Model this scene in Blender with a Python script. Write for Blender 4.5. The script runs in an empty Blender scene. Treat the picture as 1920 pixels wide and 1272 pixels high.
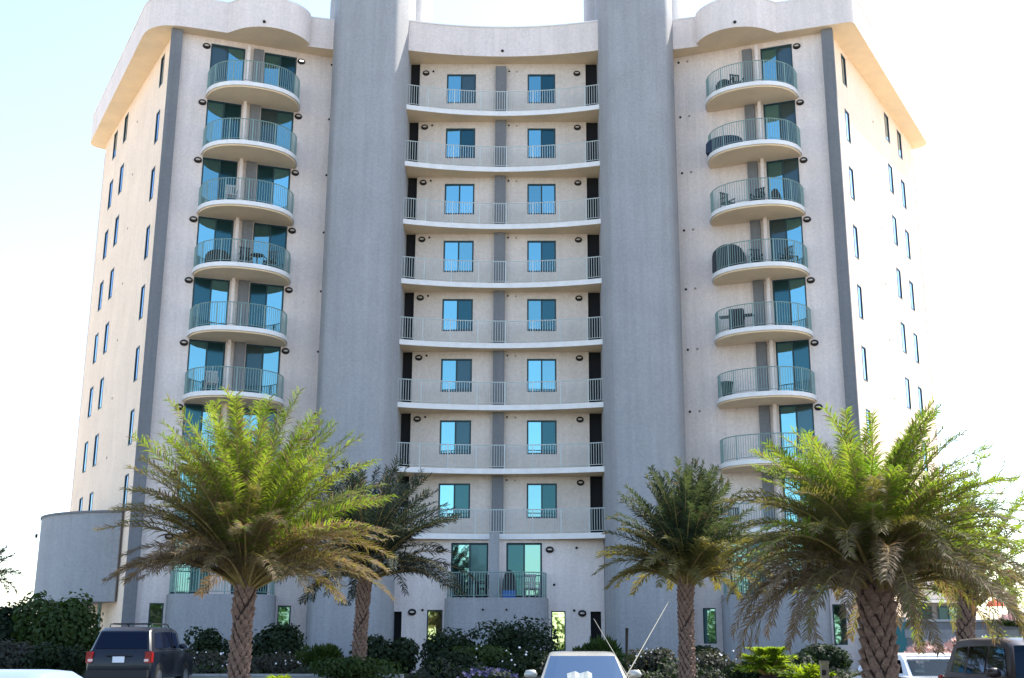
import bpy, math, random
from mathutils import Vector, Matrix
R = math.radians
random.seed(7)
S = bpy.context.scene
COL = S.collection

# ---------------------------------------------------------------- camera, sky, sun, exposure
EYE, TILT = 1.65, math.atan(569/2217)
cam = bpy.data.objects.new('camera', bpy.data.cameras.new('camera')); COL.objects.link(cam)
cam.location = (0, 0, EYE); cam.rotation_euler = (R(90)+TILT, 0, 0)
cam.data.sensor_width = 36; cam.data.lens = 2217/1920*36; cam.data.shift_x = -47/1920
cam.data.clip_end = 3000; cam.data.clip_start = .1
S.camera = cam
SUN_EL, SUN_AZ = 52.0, 53.0            # azimuth clockwise from +Y (towards +X)
w = bpy.data.worlds.new('World'); S.world = w; w.use_nodes = True
nt = w.node_tree; bg = nt.nodes['Background']
sky = nt.nodes.new('ShaderNodeTexSky'); sky.sky_type = 'NISHITA'; sky.sun_disc = False
sky.sun_elevation = R(SUN_EL); sky.sun_rotation = R(SUN_AZ); sky.altitude = 0
sky.air_density = 1.0; sky.dust_density = 1.0; sky.ozone_density = 1.0
nt.links.new(sky.outputs[0], bg.inputs[0]); bg.inputs[1].default_value = 0.15
sl = bpy.data.lights.new('sun', 'SUN'); sl.energy = 3.4; sl.angle = R(.53); sl.color = (1, .95, .86)
sun = bpy.data.objects.new('sun', sl); COL.objects.link(sun)
sd = Vector((math.sin(R(SUN_AZ))*math.cos(R(SUN_EL)), math.cos(R(SUN_AZ))*math.cos(R(SUN_EL)), math.sin(R(SUN_EL))))
sun.rotation_euler = sd.to_track_quat('Z', 'Y').to_euler(); sun.location = sd*80
S.view_settings.view_transform = 'Standard'; S.view_settings.look = 'None'
S.view_settings.gamma = 1; S.view_settings.use_curve_mapping = False
S.view_settings.exposure = 1.66

# ---------------------------------------------------------------- pixel helpers (only to find real positions)
FPX, CXP, CYP = 2217., 1007., 636.
def ray(y): return math.tan(math.atan((CYP-y)/FPX)+TILT)
def zat(y, Y): return EYE+Y*ray(y)
def xat(x, y, Y):
    t = ray(y); return (x-CXP)/FPX*Y*(math.cos(TILT)+t*math.sin(TILT))

# ---------------------------------------------------------------- materials
MATS = {}
def mat(name, col, rough=.8, metal=0, var=0.0, vscale=3, bump=0, bscale=30, spec=.3, build=None, emit=0, coat=0):
    m = bpy.data.materials.new(name); m.use_nodes = True
    n = m.node_tree; b = n.nodes['Principled BSDF']
    b.inputs['Base Color'].default_value = (*col, 1); b.inputs['Roughness'].default_value = rough
    b.inputs['Metallic'].default_value = metal; b.inputs['Specular IOR Level'].default_value = spec
    b.inputs['Coat Weight'].default_value = coat
    if emit:
        b.inputs['Emission Color'].default_value = (*col, 1); b.inputs['Emission Strength'].default_value = emit
    if var:
        tc = n.nodes.new('ShaderNodeTexCoord'); g = n.nodes.new('ShaderNodeNewGeometry')
        no = n.nodes.new('ShaderNodeTexNoise'); no.inputs['Scale'].default_value = vscale; no.inputs['Detail'].default_value = 8
        no.inputs['Roughness'].default_value = .65
        n.links.new(g.outputs['Position'], no.inputs['Vector'])
        mr = n.nodes.new('ShaderNodeMapRange'); mr.inputs['From Min'].default_value = .3; mr.inputs['From Max'].default_value = .7
        mr.inputs['To Min'].default_value = 1-var; mr.inputs['To Max'].default_value = 1+var*.6
        n.links.new(no.outputs[0], mr.inputs[0])
        mx = n.nodes.new('ShaderNodeVectorMath'); mx.operation = 'SCALE'; mx.inputs[0].default_value = col
        n.links.new(mr.outputs[0], mx.inputs['Scale']); n.links.new(mx.outputs[0], b.inputs['Base Color'])
    if bump:
        g = n.nodes.new('ShaderNodeNewGeometry'); no = n.nodes.new('ShaderNodeTexNoise'); no.inputs['Scale'].default_value = bscale
        no.inputs['Detail'].default_value = 6
        n.links.new(g.outputs['Position'], no.inputs['Vector'])
        bu = n.nodes.new('ShaderNodeBump'); bu.inputs['Strength'].default_value = bump; bu.inputs['Distance'].default_value = .03
        n.links.new(no.outputs[0], bu.inputs['Height']); n.links.new(bu.outputs[0], b.inputs['Normal'])
    MATS[name] = m
    return m
def stucco(name, col, streak=.12):
    """painted block wall: blotches, faint rain streaks, faint courses"""
    m = mat(name, col, .88, spec=.2)
    n = m.node_tree; L = n.links; b = n.nodes['Principled BSDF']
    g = n.nodes.new('ShaderNodeNewGeometry')
    def noise(scale, det, vec=None):
        no = n.nodes.new('ShaderNodeTexNoise'); no.inputs['Scale'].default_value = scale; no.inputs['Detail'].default_value = det
        no.inputs['Roughness'].default_value = .6
        L.new(vec or g.outputs['Position'], no.inputs['Vector']); return no
    mp = n.nodes.new('ShaderNodeMapping'); mp.inputs['Scale'].default_value = (5, 5, .22)
    L.new(g.outputs['Position'], mp.inputs['Vector'])
    n1 = noise(.5, 6); n2 = noise(.8, 5, mp.outputs[0]); n3 = noise(9, 4)
    def rng(src, lo, hi, a=.32, z=.68):
        r = n.nodes.new('ShaderNodeMapRange'); r.inputs['From Min'].default_value = a; r.inputs['From Max'].default_value = z
        r.inputs['To Min'].default_value = lo; r.inputs['To Max'].default_value = hi; L.new(src, r.inputs[0]); return r.outputs[0]
    def mul(a, c):
        q = n.nodes.new('ShaderNodeMath'); q.operation = 'MULTIPLY'; L.new(a, q.inputs[0]); L.new(c, q.inputs[1]); return q.outputs[0]
    f = mul(mul(rng(n1.outputs[0], 1-.07, 1.04), rng(n2.outputs[0], 1-streak, 1.02)), rng(n3.outputs[0], .91, 1.06))
    v = n.nodes.new('ShaderNodeVectorMath'); v.operation = 'SCALE'; v.inputs[0].default_value = col
    L.new(f, v.inputs['Scale']); L.new(v.outputs[0], b.inputs['Base Color'])
    # block courses (0.2 m) + grain as fine relief
    sx = n.nodes.new('ShaderNodeSeparateXYZ'); L.new(g.outputs['Position'], sx.inputs[0])
    q = n.nodes.new('ShaderNodeMath'); q.operation = 'PINGPONG'; q.inputs[1].default_value = .1; L.new(sx.outputs[2], q.inputs[0])
    jt = rng(q.outputs[0], 0, 1, 0.0, .014)
    ad = n.nodes.new('ShaderNodeMath'); ad.operation = 'MULTIPLY_ADD'; ad.inputs[1].default_value = .35
    ng = noise(45, 3); L.new(jt, ad.inputs[0]); L.new(ng.outputs[0], ad.inputs[2])
    bu = n.nodes.new('ShaderNodeBump'); bu.inputs['Strength'].default_value = .6; bu.inputs['Distance'].default_value = .025
    L.new(ad.outputs[0], bu.inputs['Height']); L.new(bu.outputs[0], b.inputs['Normal'])
    return m
def glass(name, tint, dark, refl=.75, rough=.02):
    m = bpy.data.materials.new(name); m.use_nodes = True; n = m.node_tree; L = n.links
    for x in list(n.nodes): n.nodes.remove(x)
    out = n.nodes.new('ShaderNodeOutputMaterial'); mix = n.nodes.new('ShaderNodeMixShader')
    d = n.nodes.new('ShaderNodeBsdfDiffuse'); d.inputs[0].default_value = (*dark, 1)
    gl = n.nodes.new('ShaderNodeBsdfGlossy'); gl.inputs[0].default_value = (*tint, 1); gl.inputs[1].default_value = rough
    oi = n.nodes.new('ShaderNodeObjectInfo'); hs = n.nodes.new('ShaderNodeMapRange'); hs.inputs['To Min'].default_value = .72; hs.inputs['To Max'].default_value = 1.12
    L.new(oi.outputs['Random'], hs.inputs[0]); vm = n.nodes.new('ShaderNodeVectorMath'); vm.operation = 'SCALE'; vm.inputs[0].default_value = tint
    L.new(hs.outputs[0], vm.inputs['Scale']); L.new(vm.outputs[0], gl.inputs[0])
    fr = n.nodes.new('ShaderNodeFresnel'); fr.inputs[0].default_value = 1.5
    mr = n.nodes.new('ShaderNodeMapRange'); mr.inputs['From Min'].default_value = .04; mr.inputs['From Max'].default_value = 1
    mr.inputs['To Min'].default_value = refl; mr.inputs['To Max'].default_value = 1
    L.new(fr.outputs[0], mr.inputs[0]); L.new(mr.outputs[0], mix.inputs[0]); L.new(d.outputs[0], mix.inputs[1]); L.new(gl.outputs[0], mix.inputs[2])
    no = n.nodes.new('ShaderNodeTexNoise'); no.inputs['Scale'].default_value = 1.3; g = n.nodes.new('ShaderNodeNewGeometry')
    L.new(g.outputs['Position'], no.inputs['Vector'])
    bu = n.nodes.new('ShaderNodeBump'); bu.inputs['Strength'].default_value = .25; bu.inputs['Distance'].default_value = .012
    L.new(no.outputs[0], bu.inputs['Height']); L.new(bu.outputs[0], gl.inputs['Normal'])
    L.new(mix.outputs[0], out.inputs[0]); MATS[name] = m; return m
def clearglass(name, tint, refl):
    m = bpy.data.materials.new(name); m.use_nodes = True; n = m.node_tree; L = n.links
    for x in list(n.nodes): n.nodes.remove(x)
    out = n.nodes.new('ShaderNodeOutputMaterial'); mix = n.nodes.new('ShaderNodeMixShader'); t = n.nodes.new('ShaderNodeBsdfTransparent'); t.inputs[0].default_value = (*tint, 1)
    gl = n.nodes.new('ShaderNodeBsdfGlossy'); gl.inputs[0].default_value = (.13, .19, .25, 1); gl.inputs[1].default_value = .03
    fr = n.nodes.new('ShaderNodeFresnel'); fr.inputs[0].default_value = 1.5
    mr = n.nodes.new('ShaderNodeMapRange'); mr.inputs['From Min'].default_value = .04; mr.inputs['To Min'].default_value = refl; mr.inputs['To Max'].default_value = 1
    L.new(fr.outputs[0], mr.inputs[0]); L.new(mr.outputs[0], mix.inputs[0]); L.new(t.outputs[0], mix.inputs[1]); L.new(gl.outputs[0], mix.inputs[2]); L.new(mix.outputs[0], out.inputs[0])
    return m
def leaf(name, col, col2, trans=.45, tcol=None, rough=.5):
    """leaf colour varies per object and along noise; lets sunlight through"""
    m = bpy.data.materials.new(name); m.use_nodes = True; n = m.node_tree; L = n.links
    b = n.nodes['Principled BSDF']; b.inputs['Roughness'].default_value = .65; b.inputs['Specular IOR Level'].default_value = .15
    out = n.nodes['Material Output']
    oi = n.nodes.new('ShaderNodeObjectInfo'); g = n.nodes.new('ShaderNodeNewGeometry')
    no = n.nodes.new('ShaderNodeTexNoise'); no.inputs['Scale'].default_value = 2.2; no.inputs['Detail'].default_value = 5
    L.new(g.outputs['Position'], no.inputs['Vector'])
    ad = n.nodes.new('ShaderNodeMath'); ad.operation = 'MULTIPLY_ADD'; ad.inputs[1].default_value = .55
    L.new(oi.outputs['Random'], ad.inputs[0])
    mr = n.nodes.new('ShaderNodeMapRange'); mr.inputs['From Min'].default_value = .3; mr.inputs['From Max'].default_value = .7
    mr.inputs['To Min'].default_value = 0; mr.inputs['To Max'].default_value = .5
    L.new(no.outputs[0], mr.inputs[0]); L.new(mr.outputs[0], ad.inputs[2])
    mx = n.nodes.new('ShaderNodeMix'); mx.data_type = 'RGBA'
    mx.inputs[6].default_value = (*col, 1); mx.inputs[7].default_value = (*col2, 1)
    L.new(ad.outputs[0], mx.inputs[0]); L.new(mx.outputs[2], b.inputs['Base Color'])
    t = n.nodes.new('ShaderNodeBsdfTranslucent')
    tm = n.nodes.new('ShaderNodeMix'); tm.data_type = 'RGBA'; tm.blend_type = 'MULTIPLY'; tm.inputs[0].default_value = 1
    tc = tcol or (2.2, 2.4, .9)
    L.new(mx.outputs[2], tm.inputs[6]); tm.inputs[7].default_value = (*tc, 1); L.new(tm.outputs[2], t.inputs[0])
    ms = n.nodes.new('ShaderNodeMixShader'); ms.inputs[0].default_value = trans
    L.new(b.outputs[0], ms.inputs[1]); L.new(t.outputs[0], ms.inputs[2]); L.new(ms.outputs[0], out.inputs[0])
    MATS[name] = m; return m

CREAM = stucco('cream_stucco', (.81, .70, .64), .09)
PEACH = stucco('side_wall_bounce_tint', (.88, .69, .53), .05)  # cream walls again, with warm bounced light put into the colour
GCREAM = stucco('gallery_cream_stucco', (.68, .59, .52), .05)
SOFF = mat('soffit_bounce_tint', (.80, .63, .42), .9, var=.08, vscale=1.2, bump=.2)  # wall paint with the ground's warm bounce light mixed into its colour
GREY = stucco('grey_stucco', (.355, .352, .357), .10)
GREYD = stucco('dark_grey_stucco', (.20, .20, .205))
WHITE = mat('white_edge_paint', (.78, .75, .72), .75, var=.1, vscale=2.5)
DARK = mat('opening_shade_black', (.012, .012, .014), .9)  # near-black painted where openings lie in shade
FRAME = mat('teal_window_frame', (.02, .05, .06), .5)
BRONZE = mat('bronze_lamp', (.018, .013, .012), .5)
LENS = mat('lamp_lens', (.62, .56, .48), .3)
LENSLIT = mat('lit_lamp_lens', (1, .95, .8), .3, emit=1.2)
RAIL = mat('green_rail_paint', (.22, .32, .29), .45, var=.1)
RAILP = mat('pale_rail_paint', (.55, .60, .58), .5)
GL_A = glass('sky_glass', (.20, .44, .50), (.01, .05, .07), .88)
GL_B = glass('screened_glass', (.055, .14, .16), (.01, .035, .045), .62, .12)
GL_B2 = glass('curtained_glass', (.06, .14, .17), (.07, .085, .08), .4, .08)
GL_S = glass('side_glass', (.42, .58, .78), (.02, .03, .05), .9)
GL_D = glass('door_glass', (.22, .43, .43), (.015, .06, .06), .85)
GL_C = glass('tinted_car_glass', (.25, .32, .45), (.004, .005, .008), .25)
GL_W = glass('windscreen_glass', (.38, .52, .66), (.015, .03, .035), .45)
SEAT = mat('grey_blue_seat', (.05, .06, .09), .8)
GL_X = clearglass('clear_windscreen', (.55, .66, .70), .085)
GL_N = glass('dark_privacy_glass', (.10, .13, .22), (.002, .003, .005), .15)
ASPH = mat('asphalt', (.06, .06, .062), .9, var=.25, vscale=1.5, bump=.4, bscale=60)
SAND = mat('pale_sand', (.50, .44, .35), .95, var=.12, vscale=.3, bump=.3)
MULCH = mat('mulch', (.05, .035, .025), .95, var=.4, vscale=8, bump=.8, bscale=20)
CONC = mat('concrete', (.42, .41, .39), .85, var=.12, vscale=2)
PAINT = mat('road_paint', (.75, .75, .72), .7, var=.15, vscale=6)
BARK = mat('palm_bark', (.06, .035, .028), .95, var=.4, vscale=9, bump=.8, bscale=25)
BOOT = mat('palm_leaf_base', (.27, .17, .125), .9, var=.5, vscale=14, bump=.7, bscale=40)
PETI = mat('palm_petiole', (.30, .22, .075), .6, var=.3, vscale=6)
LF1 = leaf('palm_leaf_green', (.045, .085, .012), (.13, .15, .035), .46, (2.9, 3.0, 1.0))
LF2 = leaf('palm_leaf_olive', (.075, .075, .025), (.15, .13, .055), .36, (2.5, 2.45, 1.0))
LF3 = leaf('palm_leaf_dry', (.115, .078, .042), (.20, .15, .095), .3, (1.8, 1.5, 1.0))
LF4 = leaf('palm_leaf_dark', (.022, .034, .022), (.055, .065, .035), .3, (2.0, 2.2, 1.0))
LF5 = leaf('palm_leaf_shade_toned', (.016, .024, .020), (.038, .048, .036), .2, (1.6, 1.8, 1.2))  # darker leaf copy, the building's shade put into its colour
LS1 = leaf('shrub_leaf_dark', (.010, .021, .010), (.024, .038, .015), .18)
LS2 = leaf('shrub_leaf_green', (.020, .044, .012), (.045, .068, .018), .25)
LS3 = leaf('shrub_leaf_grey', (.028, .032, .026), (.058, .055, .042), .2)
LS4 = leaf('shrub_leaf_lime', (.07, .13, .012), (.15, .20, .03), .5, (2.6, 2.3, .7))
LT = leaf('tree_leaf_far', (.06, .10, .02), (.11, .14, .03), .3)
PET = mat('white_petals', (.85, .80, .80), .7)
PETP = mat('pink_petals', (.75, .42, .34), .7, var=.3, vscale=12)
PETV = mat('violet_petals', (.05, .045, .12), .7)
WOOD = mat('weathered_wood', (.30, .24, .17), .9, var=.3, vscale=12, bump=.5)
RUB = mat('rubber', (.015, .015, .015), .8)
CHROME = mat('wheel_alloy', (.5, .5, .52), .3, metal=.9)
RED = mat('tail_light_red', (.28, .008, .01), .3, coat=.6)
REDP = mat('pale_lens', (.8, .55, .5), .25, coat=.8)
PLATE = mat('number_plate_white', (.75, .76, .8), .4)
BLKP = mat('black_plastic', (.02, .02, .022), .5)
P_NAVY = mat('navy_paint', (.004, .007, .015), .35, metal=0, coat=.25, spec=.3)
P_SILV = mat('silver_gold_paint', (.46, .44, .39), .3, metal=.3, coat=1)
P_WHT = mat('white_car_paint', (.78, .79, .82), .25, coat=1)
P_PALE = mat('white_car_sky_tint', (.20, .26, .36), .5, coat=.2)  # white car, blue of the reflected sky put into its paint
P_BRN = mat('taupe_paint', (.034, .022, .022), .35, metal=0, coat=.3)
TEAL = mat('teal_gate_paint', (.04, .16, .17), .6)
BLUE = mat('blue_plastic', (.02, .12, .4), .4)
GRNP = mat('dark_green_plastic', (.01, .035, .025), .5)
ORG = mat('orange_canvas', (.75, .16, .08), .8)
PAPER = mat('sunshade_silver', (.34, .36, .34), .6)

# ---------------------------------------------------------------- mesh helpers
class MB:
    def __init__(s): s.v = []; s.f = []; s.m = []
    def add(s, vs, fs, m=0):
        o = len(s.v); s.v += [tuple(v) for v in vs]
        for f in fs: s.f.append(tuple(i+o for i in f)); s.m.append(m)
    def box(s, c, d, rz=0, m=0, M=None):
        x, y, z = d[0]/2, d[1]/2, d[2]/2
        P = [(-x,-y,-z),(x,-y,-z),(x,y,-z),(-x,y,-z),(-x,-y,z),(x,-y,z),(x,y,z),(-x,y,z)]
        ca, sa = math.cos(rz), math.sin(rz)
        P = [(c[0]+p[0]*ca-p[1]*sa, c[1]+p[0]*sa+p[1]*ca, c[2]+p[2]) for p in P]
        if M: P = [M @ Vector(p) for p in P]
        s.add(P, [(0,3,2,1),(4,5,6,7),(0,1,5,4),(1,2,6,5),(2,3,7,6),(3,0,4,7)], m)
    def tube(s, pts, r, n=6, m=0, cap=True):
        pts = [Vector(p) for p in pts]; rs = r if isinstance(r, (list, tuple)) else [r]*len(pts)
        o = len(s.v)
        for i, p in enumerate(pts):
            t = (pts[min(i+1, len(pts)-1)]-pts[max(i-1, 0)]).normalized()
            a = t.cross(Vector((0,0,1)));
            if a.length < .05: a = t.cross(Vector((0,1,0)))
            a.normalize(); b = t.cross(a)
            for k in range(n):
                q = 2*math.pi*k/n; s.v.append(tuple(p+(a*math.cos(q)+b*math.sin(q))*rs[i]))
        for i in range(len(pts)-1):
            for k in range(n):
                s.f.append((o+i*n+k, o+(i+1)*n+k, o+(i+1)*n+(k+1)%n, o+i*n+(k+1)%n)); s.m.append(m)
        if cap:
            s.f.append(tuple(o+k for k in range(n))); s.m.append(m)
            s.f.append(tuple(o+(len(pts)-1)*n+k for k in reversed(range(n)))); s.m.append(m)
    def prism(s, out, z0, z1, m=0, mb=None, mt=None):
        n = len(out); o = len(s.v)
        s.v += [(x, y, z0) for x, y in out]+[(x, y, z1) for x, y in out]
        for i in range(n):
            j = (i+1) % n; s.f.append((o+i, o+j, o+n+j, o+n+i)); s.m.append(m)
        s.f.append(tuple(o+i for i in reversed(range(n)))); s.m.append(m if mb is None else mb)
        s.f.append(tuple(o+n+i for i in range(n))); s.m.append(m if mt is None else mt)
    def lathe(s, prof, n=16, c=(0,0,0), m=0):
        o = len(s.v)
        for r, z in prof:
            for k in range(n):
                q = 2*math.pi*k/n; s.v.append((c[0]+r*math.cos(q), c[1]+r*math.sin(q), c[2]+z))
        for i in range(len(prof)-1):
            for k in range(n):
                s.f.append((o+i*n+k, o+i*n+(k+1)%n, o+(i+1)*n+(k+1)%n, o+(i+1)*n+k)); s.m.append(m)
    def mesh(s, name, mats, smooth=False):
        me = bpy.data.meshes.new(name); me.from_pydata(s.v, [], s.f)
        for x in (mats if isinstance(mats, (list, tuple)) else [mats]): me.materials.append(x)
        me.polygons.foreach_set('material_index', s.m)
        if smooth: me.polygons.foreach_set('use_smooth', [True]*len(s.f))
        me.update(); return me
    def build(s, name, mats, parent=None, smooth=False, loc=(0,0,0), rz=0, label=None, kind=None):
        return link(name, s.mesh(name, mats, smooth), parent, loc, rz, label, kind)
def link(name, me, parent=None, loc=(0,0,0), rz=0, label=None, kind=None):
    o = bpy.data.objects.new(name, me); COL.objects.link(o); o.location = loc; o.rotation_euler = (0, 0, rz)
    if parent: o.parent = parent
    if label: o['label'] = label
    if kind: o['kind'] = kind
    return o
def thing(name, label, cat, loc=(0,0,0), rz=0, group=None):
    o = bpy.data.objects.new(name, None); COL.objects.link(o); o.location = loc; o.rotation_euler = (0, 0, rz)
    o.empty_display_size = .3
    o['label'] = label; o['category'] = cat
    if group: o['group'] = group
    return o
def tag(o, label, cat, group=None):
    o['label'] = label; o['category'] = cat
    if group: o['group'] = group
    return o
def autosmooth(o, ang=40):
    me = o.data; me.polygons.foreach_set('use_smooth', [True]*len(me.polygons))
    try: me.set_sharp_from_angle(angle=R(ang))
    except Exception: pass
    return o
def struct(o): o['kind'] = 'structure'; return o

# ---------------------------------------------------------------- ground (the lot rises a little towards the building)
RISE = .33
def sheet(x0, x1, ys, dz):
    b = MB(); b.v = [(x, y, z+dz) for y, z in ys for x in (x0, x1)]
    for i in range(len(ys)-1): b.f.append((2*i, 2*i+1, 2*i+3, 2*i+2)); b.m.append(0)
    return b
struct(sheet(-900, 900, [(-300,0),(27,0),(32,RISE),(1500,RISE)], 0).build('ground', SAND))
struct(sheet(-60, 60, [(-14,0),(27,0),(32,RISE),(38,RISE)], .004).build('parking_lot', ASPH))
g = MB()
for i in range(-9, 10):
    x = i*2.75+.6
    g.add([(x,17.2,.008),(x+.1,17.2,.008),(x+.1,22.8,.008),(x,22.8,.008)], [(0,1,2,3)])
    g.add([(x,32.4,RISE+.008),(x+.1,32.4,RISE+.008),(x+.1,37.2,RISE+.008),(x,37.2,RISE+.008)], [(0,1,2,3)])
struct(g.build('parking_line', PAINT))
g = MB(); g.box((-8,38.1,RISE+.075), (80,.2,.15)); struct(g.build('kerb', CONC))
g = MB(); g.box((-1.5,44.4,RISE+.06), (46,12.2,.12)); struct(g.build('planting_bed', MULCH))
g = MB(); g.add([(60,-14,.012),(-60,-14,.012),(-60,-9,.012),(60,-9,.012)], [(0,3,2,1)]); struct(g.build('pavement', CONC))

# ---------------------------------------------------------------- building
XC = -1.64
FL = [6.3+2.9*k for k in range(9)]        # gallery floor levels, last one is the roof soffit
B = thing('apartment_building', 'tall cream and grey crescent shaped block of flats with curved balconies filling the view', 'building', (XC, 52, 0))
def P(o):                                   # parent to the building keeping world coordinates
    o.parent = B; o.matrix_parent_inverse = Matrix.Translation((-XC, -52, 0)); return o
class Path:
    def __init__(s, pts):
        s.p = [Vector(q) for q in pts]; s.c = [0]
        for a, b in zip(s.p, s.p[1:]): s.c.append(s.c[-1]+(b-a).length)
        s.L = s.c[-1]
    def at(s, u):
        i = 0
        while i < len(s.p)-2 and u > s.c[i+1]: i += 1
        d = (s.p[i+1]-s.p[i]).normalized(); q = s.p[i]+d*(u-s.c[i])
        return q, d, Vector((d.y, -d.x))
def make_wall(path, z0, z1, ops, m, depth=.16, name='wall', mr=None, nu=1):
    us = sorted(set([0, path.L]+path.c+[o[0] for o in ops]+[o[1] for o in ops]))
    zs = sorted(set([z0, z1]+[o[2] for o in ops]+[o[3] for o in ops]))
    b = MB(); V = {}
    def v(u, z, d=0):
        k = (round(u, 4), round(z, 4), d)
        if k not in V:
            q, t, n = path.at(u); q = q-n*d; V[k] = len(b.v); b.v.append((q.x, q.y, z))
        return V[k]
    for i in range(len(us)-1):
        for j in range(len(zs)-1):
            um, zm = (us[i]+us[i+1])/2, (zs[j]+zs[j+1])/2
            if us[i+1]-us[i] < 1e-4: continue
            if any(o[0] < um < o[1] and o[2] < zm < o[3] for o in ops): continue
            b.f.append((v(us[i], zs[j]), v(us[i+1], zs[j]), v(us[i+1], zs[j+1]), v(us[i], zs[j+1]))); b.m.append(0)
    for o in ops:
        c = [(o[0], o[2]), (o[1], o[2]), (o[1], o[3]), (o[0], o[3])]
        for k in range(4):
            a, e = c[k], c[(k+1) % 4]
            b.f.append((v(*a), v(*a, depth), v(*e, depth), v(*e))); b.m.append(1)
    return P(b.build(name, [m, mr or m]))
def opening_dir(path, u):
    q, t, n = path.at(u); return q, t, n, math.atan2(t.y, t.x)
WINM = {}
def window(path, u0, u1, z0, z1, depth=.12, bright='L', name='window', two=True, ga=None, gb=None, fw=.05):
    """frame mesh with pane children; local x along the wall, -y outwards"""
    ga = ga or GL_A; gb = gb or GL_B
    q, t, n, rz = opening_dir(path, (u0+u1)/2)
    W, H = round(u1-u0, 3), round(z1-z0, 3); key = (W, H, two, fw)
    if key not in WINM:
        b = MB(); w2, h2 = W/2, H/2
        b.box((-w2+fw/2, 0, 0), (fw, .07, H)); b.box((w2-fw/2, 0, 0), (fw, .07, H))
        b.box((0, 0, h2-fw/2), (W-2*fw, .07, fw)); b.box((0, 0, -h2+fw/2), (W-2*fw, .07, fw))
        if two: b.box((0, -.006, 0), (fw*.9, .07, H-2*fw))
        fr = b.mesh('window', FRAME)
        pm = []
        for a, e in (((-w2+fw, -fw*.45), (fw*.45, w2-fw)) if two else ((-w2+fw, w2-fw),)):
            p = MB(); p.box(((a+e)/2, .012, 0), (e-a, .012, H-2*fw)); pm.append(p)
        WINM[key] = (fr, pm, {})
    fr, pm, cache = WINM[key]
    o = P(link(name, fr, None, (q.x-n.x*(depth-.05), q.y-n.y*(depth-.05), (z0+z1)/2), rz))
    for i, p in enumerate(pm):
        lit = bright == 'B' or (bright == 'L' and i == 0) or (bright == 'R' and i == 1)
        gm = ga if lit else (GL_B2 if gb is GL_B and random.random() < .3 else gb)
        if (i, gm.name) not in cache: cache[(i, gm.name)] = p.mesh('pane', gm)
        pn = link('pane', cache[(i, gm.name)], o)
        pn.rotation_euler = (random.uniform(-.006, .006), 0, random.uniform(-.006, .006))
    return o
# bulkhead lamp
lb = MB(); lb.lathe([(0,.10),(.12,.10),(.19,.06),(.2,0)], 18); lm = lb.mesh('wall_lamp', BRONZE, True)
for me_ in (lm,):
    me_.transform(Matrix.Rotation(R(90), 4, 'X'))
def lensm(m):
    b = MB(); b.lathe([(0,.14),(.06,.135),(.10,.105),(.105,.09)], 14); x = b.mesh('lens', m, True)
    x.transform(Matrix.Rotation(R(90), 4, 'X')); x.transform(Matrix.Diagonal((1.15,1,.55,1))); return x
LM, LML = lensm(LENS), lensm(LENSLIT)
hd = MB(); hd.box((0,-.115,.0), (.30,.02,.03)); HDM = hd.mesh('lamp_bar', BRONZE)
def lamp(path, u, z, lit=False, s=1):
    q, t, n, rz = opening_dir(path, u)
    o = P(link('wall_lamp', lm, None, (q.x+n.x*.001, q.y+n.y*.001, z), rz)); o.scale = (.92*s, 1, .74*s)
    link('lens', LML if lit else LM, o)
vb = MB(); vb.lathe([(0,.05),(.05,.05),(.06,0)], 10); VM = vb.mesh('vent', BRONZE); VM.transform(Matrix.Rotation(R(90), 4, 'X'))
vb2 = MB(); vb2.lathe([(0,.02),(.06,.02),(.07,0)], 10); VM2 = vb2.mesh('outlet', mat('tan_cover', (.33,.26,.2), .7)); VM2.transform(Matrix.Rotation(R(90), 4, 'X'))
def dot(path, u, z, me=None, s=1):
    q, t, n, rz = opening_dir(path, u); me = me or VM
    o = P(link(me.name.split('.')[0], me, None, (q.x, q.y, z), rz)); o.scale = (s, s, s)

# --- paths, walking left to right with the outside on the right hand
A0, A1 = (-16.78, 50.4), (-9.85, 52.98)         # left wing front
C0, C1 = (6.57, 52.98), (13.5, 50.4)            # right wing front
def rounded_side(sgn):
    """side wall with its rounded rear corner, listed from the front corner backwards"""
    cx = 17.06 if sgn < 0 else 15.28
    p0 = Vector((0, 0)); d = Vector((.516, .856)); n = Vector((.856, -.516))
    pts = [p0, d*15.0]
    c = d*15.0-n*1.6
    for k in range(1, 9):
        a = k/8*R(100); pts.append(c+(n*math.cos(a)+d*math.sin(a))*1.6)
    out = []
    for p in pts:
        out.append((13.72+p.x, 50.24+p.y) if sgn > 0 else (-17.0-p.x, 50.24+p.y))
    return out
sideR = rounded_side(1); sideL = list(reversed(rounded_side(-1)))
WL, WR = Path([A0, A1]), Path([C0, C1])
SLp, SRp = Path(sideL), Path(sideR)
GB = Path([(-5.80, 53.5), (2.40, 53.5)])
GF = Path([(-6.5, 52.9), (2.95, 52.9)])
ZTOP = 29.5
brightL1 = 'LLRLRLLR'  # floors 0..7 first left door
brightL1 = ['L','R','L','R','L','L','L','R']; brightL2 = ['R','L','R','R','L','R','R','L']
brightR = ['L','L','L','R','R','L','L','L']
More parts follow.
